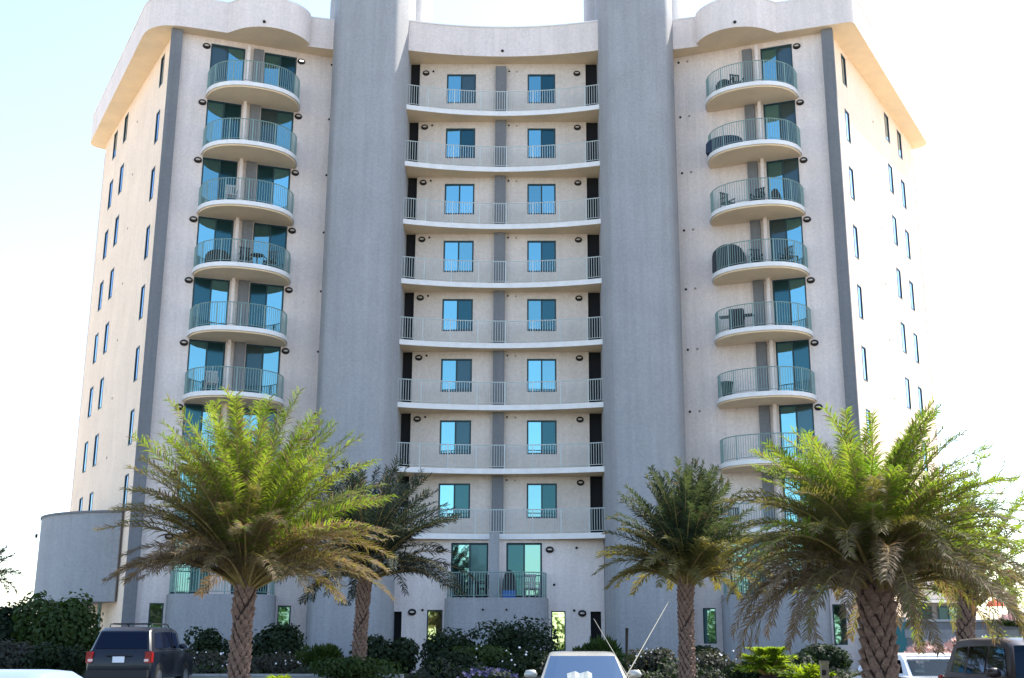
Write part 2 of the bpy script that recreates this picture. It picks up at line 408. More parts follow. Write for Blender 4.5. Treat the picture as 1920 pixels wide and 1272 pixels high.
# wing fronts
opsL, opsR = [], []
for k in range(-1, 8):
    z = FL[k] if k >= 0 else 3.62
    top = z+2.62 if k >= 0 else 6.02
    opsL += [(1.41, 3.0, z+.02, top), (3.9, 5.45, z+.02, top)]
    opsR += [(WR.L-3.0, WR.L-1.5, z+.02, top)]
opsR += [(WR.L-5.45, WR.L-3.9, 3.64, 6.02)]
lowL = [(.62, 1.2, 1.5, 3.25), (5.93, 6.5, 1.5, 3.2)]
lowR = [(WR.L-6.72, WR.L-6.15, 1.6, 3.1), (WR.L-1.2, WR.L-.65, 1.55, 3.2)]
make_wall(WL, 0, ZTOP, opsL+lowL, CREAM); make_wall(WR, 0, ZTOP, opsR+lowR, CREAM)
for i, o in enumerate(opsL):
    k = i//2
    br = (['L']+brightL1)[k] if i % 2 == 0 else (['R']+brightL2)[k]
    window(WL, *o, depth=.14, bright=br, name='balcony_door', ga=GL_D if k == 0 else None, fw=.07)
for i, o in enumerate(opsR):
    br = (['L']+brightR+['L'])[i]
    window(WR, *o, depth=.14, bright=br, name='balcony_door', ga=GL_D if i in (0, 9) else None, fw=.07)
for o in lowL: window(WL, *o, bright='B', two=False, ga=GL_D, fw=.05)
for o in lowR: window(WR, *o, bright='B', two=False, ga=GL_D, fw=.05)
# side walls
LN = Path(sideL); off = SLp.L
def uL(s): return SLp.L-s
sops, sopsR = [], []
for k in range(0, 8):
    zb = FL[k]
    for s0, wd in ((1.8, .68), (9.4, .82), (12.0, .82)):
        h0, h1 = (zb+.95, zb+2.55) if k < 7 else (zb+1.0, zb+2.55)
        sops.append((uL(s0+wd), uL(s0), h0, h1)); sopsR.append((s0-.05, s0-.05+wd, h0, h1))
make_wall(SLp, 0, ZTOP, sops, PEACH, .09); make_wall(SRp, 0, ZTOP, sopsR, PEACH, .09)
for o in sops: window(SLp, *o, depth=.07, bright='B', two=False, fw=.06, ga=GL_S)
for o in sopsR: window(SRp, *o, depth=.07, bright='B', two=False, fw=.06, ga=GL_S)
for k in range(0, 8):
    dot(SLp, uL(6.9), FL[k]+1.0, VM2); dot(SRp, 6.9, FL[k]+1.0, VM2)
    dot(WL, 7.14, FL[k]+2.62-.1, VM, .9)
    dot(WR, .4, FL[k]+2.6, VM, 1.); dot(WR, .84, FL[k]+2.6, VM2, .9)
# wing lamps
for k in range(-1, 8):
    z = (FL[k] if k >= 0 else 3.6)+2.42
    lamp(WL, 1.2, z); lamp(WL, 5.66, z, lit=(k == 7)); lamp(WR, WR.L-1.27, z)
# corner pilasters
for (cx, cy, rz, sg) in ((-16.9, 50.22, R(20.4), -1), (13.62, 50.22, R(-20.4), 1)):
    b = MB(); b.box((0, 0, ZTOP/2), (.52, .42, ZTOP)); P(b.build('corner_pilaster', GREYD, loc=(cx, cy, 0), rz=rz))
# gallery walls per floor
brG1 = ['L','L','L','L','B','B','L','L']; brG2 = ['L','L','B','L','L','B','L','L']
gops, go = [], []
for k in range(8):
    z = FL[k]
    for (x0, x1), br in (((-4.46, -3.02), brG1[k]), ((-.47, .9), brG2[k])):
        go.append((x0+5.8, x1+5.8, z+.76, z+2.33)); gops.append((go[-1], br))
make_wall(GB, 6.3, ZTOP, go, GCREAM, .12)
for o, br in gops: window(GB, *o, depth=.1, bright=br, fw=.075)
for k in range(8):
    z = FL[k]
    lamp(GB, .30, z+2.38, s=.95); lamp(GB, 7.77, z+2.36, s=.95); dot(GB, .66, z+2.48, VM, .9)
    dot(GB, 4.42, z+2.48, VM, .8); dot(GB, 4.8, z+2.46, VM2, .7)
    b = MB(); b.box((-1.78, 53.38, z+1.34), (.52, .24, 2.62)); P(b.build('pilaster', GREYD))
# side passages of the gallery: black blocks stand in for their unlit depth
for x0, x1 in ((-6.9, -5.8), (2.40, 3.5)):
    b = MB(); b.box(((x0+x1)/2, 55.3, 17.9), (x1-x0, 3.4, 23.2)); P(b.build('passage_dark_block', DARK))
    for k in range(8):
        b = MB(); b.box(((x0+x1)/2+(.18 if x0 > 0 else -.1)*0, 53.9, FL[k]+1.0), (x1-x0-.02, .66, 2.0))
# front wall below the gallery
gfo = [(6.5-3.80, 6.5-2.15, 3.56, 5.92), (6.5-1.36, 6.5+.22, 3.56, 5.92), (6.5-4.80, 6.5-4.12, 1.3, 3.03), (6.5+.62, 6.5+1.24, 1.3, 2.98),
       (.1, .6, .12, 2.96), (6.5+2.33, 6.5+2.8, .12, 2.96)]
make_wall(GF, 0, 6.05, gfo, CREAM, .3)
window(GF, *gfo[0], depth=.2, bright='L', ga=GL_D, name='balcony_door', fw=.08)
window(GF, *gfo[1], depth=.2, bright='R', ga=GL_D, name='balcony_door', fw=.08)
GL_Y = glass('green_reflection_tint_glass', (.75, .9, .55), (.05, .08, .03), .85)  # yellow-green of mirrored planting put into the glass tint
window(GF, *gfo[2], depth=.1, bright='B', two=False, ga=GL_Y); window(GF, *gfo[3], depth=.1, bright='B', two=False, ga=GL_Y)
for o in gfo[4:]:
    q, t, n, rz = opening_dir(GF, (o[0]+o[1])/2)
    b = MB(); b.box((q.x, 53.18, (o[2]+o[3])/2), (o[1]-o[0], .04, o[3]-o[2])); P(b.build('doorway_dark_panel', DARK))  # flat black panel painted as the shade inside the door opening
lamp(GF, 6.5-5.45, 2.93); lamp(GF, 6.5+1.97, 2.88); lamp(GF, 6.5-4.28, 5.62); lamp(GF, 6.5+.56, 5.62)
dot(GF, 6.5-5.0, 3.02); dot(GF, 6.5+1.62, 3.0); dot(GF, 6.5-4.1, 4.1); dot(GF, 6.5+.75, 4.1); dot(GF, 6.5+1.75, 5.7)
b = MB(); b.box((-1.87, 52.27, 4.9), (.44, .28, 2.86)); P(b.build('column', GREY))
# gallery floors
def gy(x): return 52.78-.036*(x-XC)**2
xs = [-6.9+i*(10.52/24) for i in range(25)]
def rail_along(pts, z, name, m, parent, post_every=1.25, spacing=.115, h=1.07, tr=.022):
    path = Path(pts); b = MB(); N = max(2, int(path.L/.2))
    for zz, r in ((z+h, tr), (z+.1, .014)):
        b.tube([(*path.at(path.L*i/N)[0], zz) for i in range(N+1)], r, 4)
    c = int(path.L/spacing)
    for i in range(c+1):
        q = path.at(path.L*i/c)[0]
        post = (i % max(1, round(post_every/spacing))) == 0 or i == c
        r = .024 if post else .010
        b.box((q.x, q.y, z+(h if post else h+.1)/2), (r*2, r*2, h if post else h-.1))
    return P(b.build(name, m)) if parent is None else b
for k in range(8):
    z = FL[k]
    out = [(x, gy(x)) for x in xs]+[(3.62, 53.9), (-6.9, 53.9)]
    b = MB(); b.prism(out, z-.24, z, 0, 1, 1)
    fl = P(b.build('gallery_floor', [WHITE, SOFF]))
    b = rail_along([(x, gy(x)+.07) for x in xs if -6.6 < x < 3.3], z, 'railing', RAILP, 1)
    rl = b.build('railing', RAILP, fl)
# towers
for cx, nm in ((-8.05, -1), (4.77, 1)):
    fr_ = [(-1.0+2*i/16) for i in range(17)]
    rt = [(1.37, 50.82), (1.44, 50.93), (1.5, 51.06), (1.8, 51.85)]
    out = [(cx-1.8, 56)]+[(cx-x, y) for x, y in reversed(rt)]+[(cx+1.27*u, 50.45+.30*u*u) for u in fr_]+[(cx+x, y) for x, y in rt]+[(cx+1.8, 56)]
    b = MB(); b.prism(out, 0, 32.35); t = P(b.build('tower', GREY)); autosmooth(t, 30)
    b = MB(); b.prism([(cx+(x-cx)*.995, 52.6+(y-52.6)*.995) for x, y in out], 32.35, 32.39); b.prism(out, 32.39, 37); t = P(b.build('tower_top', GREY)); autosmooth(t, 30)
    out = []
    for i in range(25):
        a = math.pi+math.pi*i/24; out.append((cx+nm*.3+2.45*math.cos(a), 55.6+1.5*math.sin(a)))
    out += [(cx+nm*.3+2.45, 60), (cx+nm*.3-2.45, 60)]
    b = MB(); b.prism(out, 30.9, 37.5); t = P(b.build('roof_room', GREY)); autosmooth(t, 30)
# roof with deep fascia
def rnd(p, a, c, r, n=7):
    """round the corner c between p and a"""
    c = Vector(c); d1 = (Vector(p)-c).normalized(); d2 = (Vector(a)-c).normalized(); o = []
    for i in range(n+1):
        t = i/n; q = (c+d1*r)*(1-t)**2+c*2*t*(1-t)+(c+d2*r)*t*t; o.append((q.x, q.y))
    return o
def half(r_corner):
    pts = [(8.0, 52.1), (9.45, 51.72)]
    c = Vector((11.35, 51.95)); rr = 2.12
    for i in range(1, 17):
        a = R(186)+R(120)*i/17; pts.append((c.x+rr*math.cos(a), c.y+rr*math.sin(a)))
    pts.append((12.95, 50.42))
    pts += rnd((12.95, 50.42), (24.2, 63.2), (16.28, 49.35), r_corner)
    pts += rnd((16.2, 49.4), (22, 66.5), (24.25, 63.4), .5)
    return pts
HR = [(XC+x, y) for x, y in half(.35)]; HL = [(XC-x, y) for x, y in half(1.6)]
gal = [(x, 52.75-.03*(x-XC)**2) for x in [XC-4.7+i*9.4/16 for i in range(17)]]
out = list(reversed(HL))+gal+HR+[(XC+20, 66.5), (XC+8, 69), (XC-8, 69), (XC-20, 66.5)]
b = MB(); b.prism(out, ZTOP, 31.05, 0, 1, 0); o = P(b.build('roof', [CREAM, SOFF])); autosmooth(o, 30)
cen = Vector((XC, 60)); cap = []
for x, y in out:
    v = (cen-Vector((x, y))).normalized()*-.035; cap.append((x+v.x, y+v.y))
b = MB(); b.prism(cap, 31.052, 31.12); P(b.build('roof_coping', WHITE))
for X, Y, z in ((-12.75, 49.86, 29.75), (-1.7, 52.78, 29.8), (9.25, 49.9, 29.75)):
    b = MB(); b.lathe([(0,.12),(.07,.1),(.085,0)], 10); e = b.mesh('eave_light', BRONZE); e.transform(Matrix.Rotation(R(90), 4, 'X'))
    P(link('eave_light', e, None, (X, Y+.03, z)))
b = MB(); b.lathe([(.0,.5),(.05,.48),(.06,.3),(.03,.28),(.03,0)], 10); P(b.build('roof_vent', BRONZE, loc=(6.3, 52.6, 31.1)))
# rear walls so the block is closed from the side
b = MB(); rear = [(-25.4, 64.6), (-9, 68.5), (5.7, 68.5), (22.1, 64.6)]
for (x0, y0), (x1, y1) in zip(rear, rear[1:]): b.add([(x0,y0,0),(x1,y1,0),(x1,y1,ZTOP),(x0,y0,ZTOP)], [(0,1,2,3)])
P(b.build('rear_wall', CREAM))

# --- curved balconies
def super_arc(path, uc, rx, ry, ex=2.25, n=28, back=.0):
    q, t, nn, rz = opening_dir(path, uc); o = []
    for i in range(n+1):
        a = math.pi*i/n; c, s = math.cos(a), math.sin(a)
        x = -math.copysign(abs(c)**(2/ex), c)*rx; y = abs(s)**(2/ex)*ry
        p = q+t*x+nn*(y-back); o.append((p.x, p.y))
    return o
UCL, UCR = 3.5, WR.L-3.5
for path, uc in ((WL, UCL), (WR, UCR)):
    for k in range(8):
        z = FL[k]; arc = super_arc(path, uc, 2.2, 2.0)
        q, t, n, rz = opening_dir(path, uc)
        # the slab's top edge is a little proud of the underside
        inner = [tuple(Vector(p)+ (Vector((q.x, q.y))-Vector(p))*.035) for p in arc]
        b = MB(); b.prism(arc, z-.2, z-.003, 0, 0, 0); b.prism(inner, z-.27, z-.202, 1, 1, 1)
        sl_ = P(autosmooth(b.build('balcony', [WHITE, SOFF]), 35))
        pr = [tuple(Vector(p)+(Vector((q.x, q.y))-Vector(p))*.04) for p in arc]
        rb = rail_along(pr, z, 'railing', RAIL, 1, post_every=1.05)
        rb.build('railing', RAIL, sl_)
        # party wall and slim post
        sg = 1 if path is WL else -1
        for du, wd, dep, m, zt, nm in ((3.62, .46, .18, GREYD, 2.63, 'party_wall'), (3.12, .15, .15, CREAM, 2.63, 'post')):
            u = du if path is WL else WR.L-du
            qq, t2, n2, r2 = opening_dir(path, u)
            b = MB(); b.box((0, 0, 0), (wd, dep, zt)); P(b.build(nm, m, loc=(qq.x+n2.x*(dep/2+(.25 if nm == 'post' else 0)), qq.y+n2.y*(dep/2+(.25 if nm == 'post' else 0)), z+zt/2-.002), rz=r2))
# --- grey ground floor bays with their railings
def bay(path, uc, rx, ry, ztop, ex, rin):
    arc = super_arc(path, uc, rx, ry, ex)
    b = MB(); b.prism(arc, 0, ztop); o = P(autosmooth(b.build('bay_wall', GREY), 35))
    q, t, n, rz = opening_dir(path, uc)
    pr = [tuple(Vector(p)+(Vector((q.x, q.y))-Vector(p))*rin) for p in arc]
    rb = rail_along(pr, ztop, 'railing', RAIL, 1, post_every=1.0); rb.build('railing', RAIL, o)
bay(WL, 3.53, 2.25, 1.7, 3.6, 3.2, .05); bay(WR, WR.L-3.53, 2.25, 1.7, 3.6, 3.2, .05)
bay(GF, 6.5-1.76, 2.26, 1.45, 3.5, 3.4, .05)
for X in (-2.3, -1.3):
    b = MB(); b.lathe([(0,.05),(.045,.05),(.05,0)], 10); e = b.mesh('vent', BRONZE); e.transform(Matrix.Rotation(R(90), 4, 'X')); P(link('vent', e, None, (X, 51.46, 3.0)))
# --- raised curved annex on the left, over a dark undercroft
def annex(sgn, px0, px1, ztop, zbot, m, Y1, Y0, label=None):
    pass
ax = []
for i in range(25):
    a = i/24*math.pi/2
    ax.append((-18.1-5.15*math.sin(a)**1.0*1.0, 56.8-5.0*math.cos(a)))
b = MB(); b.prism(list(reversed(ax))+[(-18.1, 56.8)], 3.35, 7.15); P(autosmooth(b.build('annex_wall', GREY), 30))
b = MB(); b.prism([(x, y) for x, y in reversed([(-18.1-5.2*math.sin(i/24*math.pi/2), 56.8-5.06*math.cos(i/24*math.pi/2)) for i in range(25)])]+[(-18.08, 56.8)], 7.152, 7.24); P(b.build('annex_coping', GREYD))
b = MB(); b.box((-20.2, 57.2, 1.67), (6.2, .3, 3.34)); P(b.build('undercroft_wall', mat('undercroft_shade_brown', (.05, .035, .035), .9)))  # dark brown puts the overhang's shade into the wall colour
b = MB(); b.box((-19.2, 53.2, 1.67), (.12, .12, 3.34)); P(b.build('undercroft_post', RAIL))
_q = Path([ax[23], ax[24]]); b = MB(); b.lathe([(0,.12),(.09,.1),(.1,0)], 12); e = b.mesh('wall_lamp', BRONZE); e.transform(Matrix.Rotation(R(90), 4, 'X')); P(link('wall_lamp', e, None, (-23.0, 55.0, 6.4), R(-65)))
# --- cream annex on the right with a window strip
b = MB(); b.box((18.6, 58.5, 5.25), (3.6, 4, 3.3)); P(b.build('annex_wall', CREAM))
b = MB(); b.box((18.6, 58.5, 3.52), (3.8, 4.2, .12)); P(b.build('annex_ledge', WHITE))
b = MB(); b.box((18.6, 58.8, 1.72), (3.2, 3.2, 3.44)); P(b.build('annex_base', GREYD))
wa = Path([(17.0, 57.19), (20.2, 57.19)])
window(wa, .5, 1.6, 2.2, 3.3, depth=.02, bright='L', ga=GL_D); window(wa, 1.9, 2.9, 2.2, 3.3, depth=.02, bright='R')
# --- lettering
def text_mesh(s, size, m, ext=.012):
    c = bpy.data.curves.new('t', 'FONT'); c.body = s; c.size = size; c.extrude = ext; c.align_x = 'CENTER'; c.resolution_u = 2
    o = bpy.data.objects.new('t', c); COL.objects.link(o)
    dg = bpy.context.evaluated_depsgraph_get(); me = bpy.data.meshes.new_from_object(o.evaluated_get(dg))
    bpy.data.objects.remove(o); bpy.data.curves.remove(c)
    me.materials.clear(); me.materials.append(m); me.transform(Matrix.Rotation(R(90), 4, 'X')); return me
NUMM = mat('dark_bronze_letters', (.02, .03, .05), .5)
for i, ch in enumerate('1626'):
    xx = -8.27+i*.155; yy = 50.46
    P(link('number', text_mesh(ch, .34, NUMM), None, (xx, yy-.02, 3.14)))
LTM = mat('brown_letters', (.075, .05, .055), .6)
for i, ch in enumerate('IESTILYA'):
    a = R(110-i*5.2); rr = 3.4
    o = P(link('letter', text_mesh(ch, .36, LTM), None, (-5.15+rr*math.cos(a)+.15, 52.87, 1.55+rr*math.sin(a))))
    o.rotation_euler = (0, -(a-R(90)), 0)

# ---------------------------------------------------------------- balcony furniture
def bal_pos(path, du, out):
    u = du if path is WL else WR.L-du
    q, t, n, rz = opening_dir(path, u); return q.x+n.x*out, q.y+n.y*out, rz
def chair(label, loc, rz, m=None, group=None):
    m = m or BLKP
    t = thing('patio_chair', label, 'chair', loc, rz, group)
    b = MB(); b.box((0, 0, .43), (.5, .48, .04)); b.build('seat', m, t)
    b = MB()
    for i in range(5): b.box((-.2+i*.1, .24, .72), (.055, .03, .56))
    b.box((0, .24, 1.0), (.5, .04, .06)); b.build('backrest', m, t)
    for x in (-.23, .23):
        for y in (-.21, .23):
            b = MB(); b.box((x, y, .205), (.035, .035, .41)); b.build('leg', m, t)
        b = MB(); b.box((x*1.1, 0, .66), (.045, .46, .03)); b.box((x*1.1, -.2, .545), (.03, .03, .2)); b.build('armrest', m, t)
    return t
def table(label, loc, r=.4, h=.7):
    t = thing('patio_table', label, 'table', loc)
    b = MB(); b.lathe([(0,h),(r,h),(r,h-.03),(0,h-.03)], 20); b.build('table_top', BLKP, t)
    b = MB(); b.tube([(0,0,.02),(0,0,h-.03)], .03, 8); b.build('stem', BLKP, t)
    b = MB(); b.lathe([(0,.04),(.24,.03),(.26,0)], 16); b.build('base', BLKP, t)
def grill(label, loc, rz):
    t = thing('gas_grill', label, 'grill', loc, rz)
    b = MB(); b.box((0, 0, .38), (.62, .45, .58)); b.build('cabinet', BLKP, t)
    b = MB(); b.prism([(-.33,-.24),(.33,-.24),(.33,.24),(-.33,.24)], .68, .85); b.prism([(-.31,-.12),(.31,-.12),(.31,.22),(-.31,.22)], .852, 1.12); b.build('lid', BLKP, t)
    for s in (-1, 1):
        b = MB(); b.box((s*.56, 0, .80), (.40, .38, .05)); b.build('side_shelf', BLKP, t)
        b = MB(); b.tube([(s*.25, -.24, .07), (s*.25, -.19, .07)], .07, 10); b.build('wheel', RUB, t)
def covered(label, loc, rz, wd=1.35, h=1.15, m=None):
    t = thing('covered_grill', label, 'covered grill', loc, rz)
    out = []
    n = 18; b = MB()
    prof = [(-wd/2, .04), (wd/2, .04), (wd/2-.02, h*.6)]+[((wd/2-.05)*math.cos(a), h*.6+h*.4*math.sin(a)) for a in [R(x) for x in range(15, 180, 15)]]+[(-wd/2+.02, h*.6)]
    f = [(x, -.28, z) for x, z in prof]; g2 = [(x, .28, z) for x, z in prof]; N = len(prof)
    b.add(f+g2, [tuple(range(N)), tuple(reversed(range(N, 2*N)))]+[(i, i+N, (i+1) % N+N, (i+1) % N) for i in range(N)])
    autosmooth(b.build('cover', m or BLKP, t), 40)
    b = MB(); b.box((0, 0, .03), (wd*.8, .4, .02)); b.build('base_tray', BLKP, t)
def bin_(label, loc, m=None):
    t = thing('planter_tub', label, 'planter', loc)
    b = MB(); b.lathe([(0,.0),(.2,.0),(.27,.7),(.3,.7),(.3,.76),(.24,.76),(.22,.7),(0,.68)], 14); autosmooth(b.build('tub', m or GRNP, t))
    b = MB(); b.lathe([(0,.69),(.22,.69)], 14); b.build('soil', MULCH, t)
def bp(path, du, out, k): x, y, rz = bal_pos(path, du, out); return (x, y, FL[k]), rz
l, rz = bp(WR, 4.6, .9, 7); covered('low black covered grill behind the railing of the top right balcony', l, rz, .8, .75)
l, rz = bp(WR, 4.0, 1.1, 7); chair('black patio chair beside the low grill on the top right balcony', l, rz+.6)
l, rz = bp(WR, 4.7, .9, 6); covered('wide navy covered lounger on the second right balcony from the top', l, rz, 1.75, .8, mat('navy_cover', (.03, .04, .07), .8))
l, rz = bp(WR, 4.7, .9, 5); chair('dark chair leaning at the left side of the third right balcony', l, rz+.9)
l, rz = bp(WR, 3.3, 1.0, 5); chair('dark chair in front of the glass door on the third right balcony', l, rz-.3)
l, rz = bp(WR, 2.5, .8, 5); covered('small black covered stand by the door of the third right balcony', l, rz, .5, .8)
l, rz = bp(WR, 4.75, .85, 4); covered('large domed black covered grill on the fourth right balcony', l, rz, 1.5, 1.3)
l, rz = bp(WR, 3.5, 1.0, 4); chair('dark chair next to the domed grill on the fourth right balcony', l, rz+.5)
l, rz = bp(WR, 2.2, .8, 4); chair('dark chair at the right end of the fourth right balcony', l, rz-.5)
l, rz = bp(WR, 4.5, 1.0, 3); grill('black gas grill with open side shelves on the fifth right balcony', l, rz)
l, rz = bp(WR, 5.1, .8, 2); bin_('dark green tapered tub at the left end of the sixth right balcony', l)
l, rz = bp(WR, 5.0, .9, 0); chair('dark chair behind the palm fronds on the eighth right balcony', l, rz+.3)
l, rz = bp(WL, 2.3, 1.0, 4); covered('slanted black covered lounger on the fourth left balcony', l, rz, 1.1, .7)
l, rz = bp(WL, 3.5, 1.25, 4); chair('black slatted chair by the post of the fourth left balcony', l, rz+.2)
l, rz = bp(WL, 4.0, 1.25, 4); table('small round black table on the fourth left balcony', l, .3, .65)
l, rz = bp(WL, 4.6, 1.1, 4); chair('black chair right of the round table on the fourth left balcony', l, rz-.5)
l, rz = bp(WL, 2.7, 1.2, 5); chair('pale grey chair behind the railing of the third left balcony', l, rz, CONC)
l, rz = bp(WL, 2.4, 1.2, 2); chair('grey chair just above the palm crown on the sixth left balcony', l, rz, CONC)
table('round dark table on the central first floor terrace left of the column', (-2.65, 52.2, 3.5), .38, .72)
chair('dark chair left of the round table on the central terrace', (-3.3, 52.25, 3.5), .9)
chair('dark chair between the round table and the grey column on the central terrace', (-2.28, 52.55, 3.5), -.8)
covered('tall black covered grill right of the grey column on the central terrace', (-1.2, 52.3, 3.5), 0, .6, 1.2)
t = thing('cool_box', 'blue plastic box at the foot of the black covered grill', 'box', (-1.2, 51.85, 3.5))
b = MB(); b.box((0, 0, .13), (.55, .34, .26)); b.build('box_body', BLUE, t); b = MB(); b.box((0, 0, .285), (.57, .36, .05)); b.build('lid', BLUE, t)
chair('pale chair behind the right end of the central terrace railing', (-.2, 52.2, 3.5), .4, CONC)

# ---------------------------------------------------------------- palms
def frond_mesh(L, e0, bend, seed, m, npairs=52, leaflen=.5, droop=.25, twist=0, wid=.030, dry=0):
    rd = random.Random(seed); b = MB(); N = 14; pts = [Vector((0, 0, 0))]; tang = []
    for i in range(N):
        t = (i+.5)/N; e = e0-bend*(t**1.25); d = Vector((math.cos(e), math.sin(twist)*t*.5, math.sin(e))).normalized()
        tang.append(d); pts.append(pts[-1]+d*L/N)
    tang.append(tang[-1])
    b.tube(pts[::2]+([pts[-1]] if N % 2 else []), [max(.005, .032*(1-j/(N/2))) for j in range(N//2+1)], 4, 1, cap=False)
    for i in range(npairs):
        t = .14+.85*(i/(npairs-1)); f = t*N; j = min(N-1, int(f)); p = pts[j].lerp(pts[j+1], f-j); T = tang[j]
        side = Vector((0, 1, 0)); side = (side-T*side.dot(T)).normalized(); up = side.cross(T); up = -up if up.z < 0 else up
        prof = min(1, (t-.05)*3.2)*(1-.62*max(0, t-.45)/.55)
        for s in (-1, 1):
            ll = leaflen*prof*rd.uniform(.8, 1.1); fwd = rd.uniform(.35, 1.05)+.5*t; vv = rd.uniform(-.4, .9)
            d = (side*s+T*fwd+up*vv).normalized(); wv = T.cross(d).cross(d).normalized() if rd.random() < .5 else up.cross(d).normalized()
            wv = (wv+Vector((rd.uniform(-.5, .5), rd.uniform(-.5, .5), rd.uniform(-.5, .5)))).normalized()
            if rd.random() < .04: continue
            p1 = p+d*ll*.5; d2 = (d+Vector((0, 0, -droop-rd.uniform(0, .35)))).normalized(); p2 = p1+d2*ll*.5
            ww = wid*rd.uniform(.8, 1.2)*.5
            b.add([p-wv*ww*.6, p+wv*ww*.6, p1+wv*ww, p1-wv*ww, p2], [(0, 1, 2, 3), (3, 2, 4)], 2 if rd.random() < dry else 0)
    return b.mesh('frond', [m, PETI, LF3])
def boot_mesh(w, h, d):
    b = MB()
    b.add([(-w/2,0,0),(w/2,0,0),(0,0,-h*.55),(-w*.30,-d,h*.42),(w*.30,-d,h*.42),(w*.2,-d*.25,h*.52),(-w*.2,-d*.25,h*.52),(0,-d*.55,-h*.1)],
          [(0,7,3),(0,2,7),(2,1,7),(7,1,4),(3,7,4),(3,4,5,6),(4,1,5),(0,3,6),(0,6,5,1)])
    return b.mesh('leaf_base', BOOT)
def palm(name, label, X, Y, ztr, rtr, nf, L, classes, mats, seed, boots=True, leaflen=.5, bootpart=True, lean=(0, 0), npairs=52, flare=1.25, head=.3, wid=.03, e_lo=-25, e_hi=84, dry=.05, group='palm trees', b_out=105, b_in=32, lin=.1):
    rd = random.Random(seed); t = thing(name, label, 'palm tree', (X, Y, 0), 0, group)
    b = MB(); n = 14; nseg = 10; pts, rs = [], []
    for i in range(nseg+1):
        s = i/nseg; pts.append((lean[0]*s*s, lean[1]*s*s, s*(ztr+head))); rs.append(rtr*(1.0+.12*(1-s)**3+(flare-1)*max(0, (s-.6)/.4)**1.5*.6)*rd.uniform(.97, 1.03))
    rs[-1] = rtr*.5
    b.tube(pts, rs, n); tr = b.build('trunk', BARK, t, True)
    def tp(z):
        s = z/(ztr+head); return Vector((lean[0]*s*s, lean[1]*s*s, z)), rtr*(1.0+.12*(1-s)**3+(flare-1)*max(0, (s-.6)/.4)**1.5*.6)
    if boots:
        h = .26 if rtr > .2 else .2; per = 9; row = h*.62; nb = int(ztr/row*per); bm = boot_mesh(2*math.pi*rtr/per*.98, h, rtr*.34)
        joined = MB(); cnt = 0
        for i in range(nb):
            a = i*R(360/per)+ (i//per)*R(180/per) + i*.006; z = .1+(i/per)*row; c, r = tp(min(z, ztr))
            r *= .96
            M = Matrix.Translation((c.x+r*math.sin(a), c.y-r*math.cos(a), z))@Matrix.Rotation(a, 4, 'Z')@Matrix.Rotation(rd.uniform(-.08, .12), 4, 'X')@Matrix.Rotation(rd.uniform(-.12, .12), 4, 'Y')
            sc = rd.uniform(.85, 1.2); M = M@Matrix.Diagonal((sc*rd.uniform(.9, 1.05), sc*rd.uniform(.7, 1.3), sc, 1))
            if bootpart and nb-i <= 290:
                o = link('leaf_base', bm, t); o.matrix_local = M
            else:
                joined.add([M@v.co for v in bm.vertices], [tuple(p.vertices) for p in bm.polygons])
        if joined.v:
            o = joined.build('leaf_bases', BOOT, t); o['kind'] = 'stuff'
    # fronds in elevation classes
    vars_ = []
    for ci in range(classes):
        e = R(e_lo+(e_hi-e_lo)*(ci+.5)/classes); hi = ci/(classes-1)
        for v in range(2):
            m = mats[min(len(mats)-1, int(hi*len(mats)))] if v == 0 else mats[min(len(mats)-1, int((.35+hi)*len(mats)))]
            bend = R(b_out+(b_in-b_out)*hi**.8)*rd.uniform(.88, 1.1)
            vars_.append((e, frond_mesh(L*(1.0+lin*hi)*rd.uniform(.94, 1.05), e, bend, seed*50+ci*2+v, m, npairs, leaflen, twist=rd.uniform(-.6, .6), wid=wid, dry=dry*(2.2 if hi < .4 else .6))))
    base = Vector((lean[0], lean[1], ztr))
    for i in range(nf):
        hi = (i+.5)/nf; ci = min(classes-1, int(hi*classes)); a = i*R(137.508)+rd.uniform(-.25, .25); me = vars_[ci*2+(1 if rd.random() < .5+.6*math.cos(a) else 0)][1]
        rr = rtr*(1.05-.9*hi); z = ztr-.12+(head+.15)*hi
        o = link('frond', me, t, (base.x+rr*math.cos(a), base.y+rr*math.sin(a), z), a)
        o.rotation_euler = (rd.uniform(-.3, .3), rd.uniform(-.15, .15), a); s = rd.uniform(.86, 1.1); o.scale = (s, s, s)
    return t
def px_palm(px, pb, ptop, Y, label, **k):
    X = xat(px, pb, Y); palm('palm_tree', label, X, Y, zat(ptop, Y), **k)
px_palm(457, 1100, 1092, 24, 'big bushy palm with lime and brown fronds left of centre in front of the building', rtr=.172, nf=175, L=2.8, lin=.32, classes=8,
        mats=[LF3, LF2, LF2, LF1, LF1], seed=3, lean=(.05, 0), npairs=110, leaflen=.46, wid=.019, dry=.26, e_lo=34, e_hi=85, b_out=84, b_in=26)
px_palm(1640, 1100, 1095, 18, 'big drooping palm at right with a thick scaly trunk and hanging brown green fronds', rtr=.215, nf=185, L=2.42, lin=0, classes=8,
        mats=[LF3, LF2, LF2, LF1, LF1], seed=5, npairs=110, leaflen=.38, wid=.016, e_lo=26, e_hi=84, dry=.2, b_out=128, b_in=34)
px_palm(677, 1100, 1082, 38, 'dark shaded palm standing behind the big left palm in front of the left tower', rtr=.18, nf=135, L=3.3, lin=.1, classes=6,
        mats=[LF5, LF5, LF5], seed=8, bootpart=False, lean=(.15, 0), leaflen=.5, e_lo=22, e_hi=84, wid=.036, npairs=60, b_out=80, b_in=25)
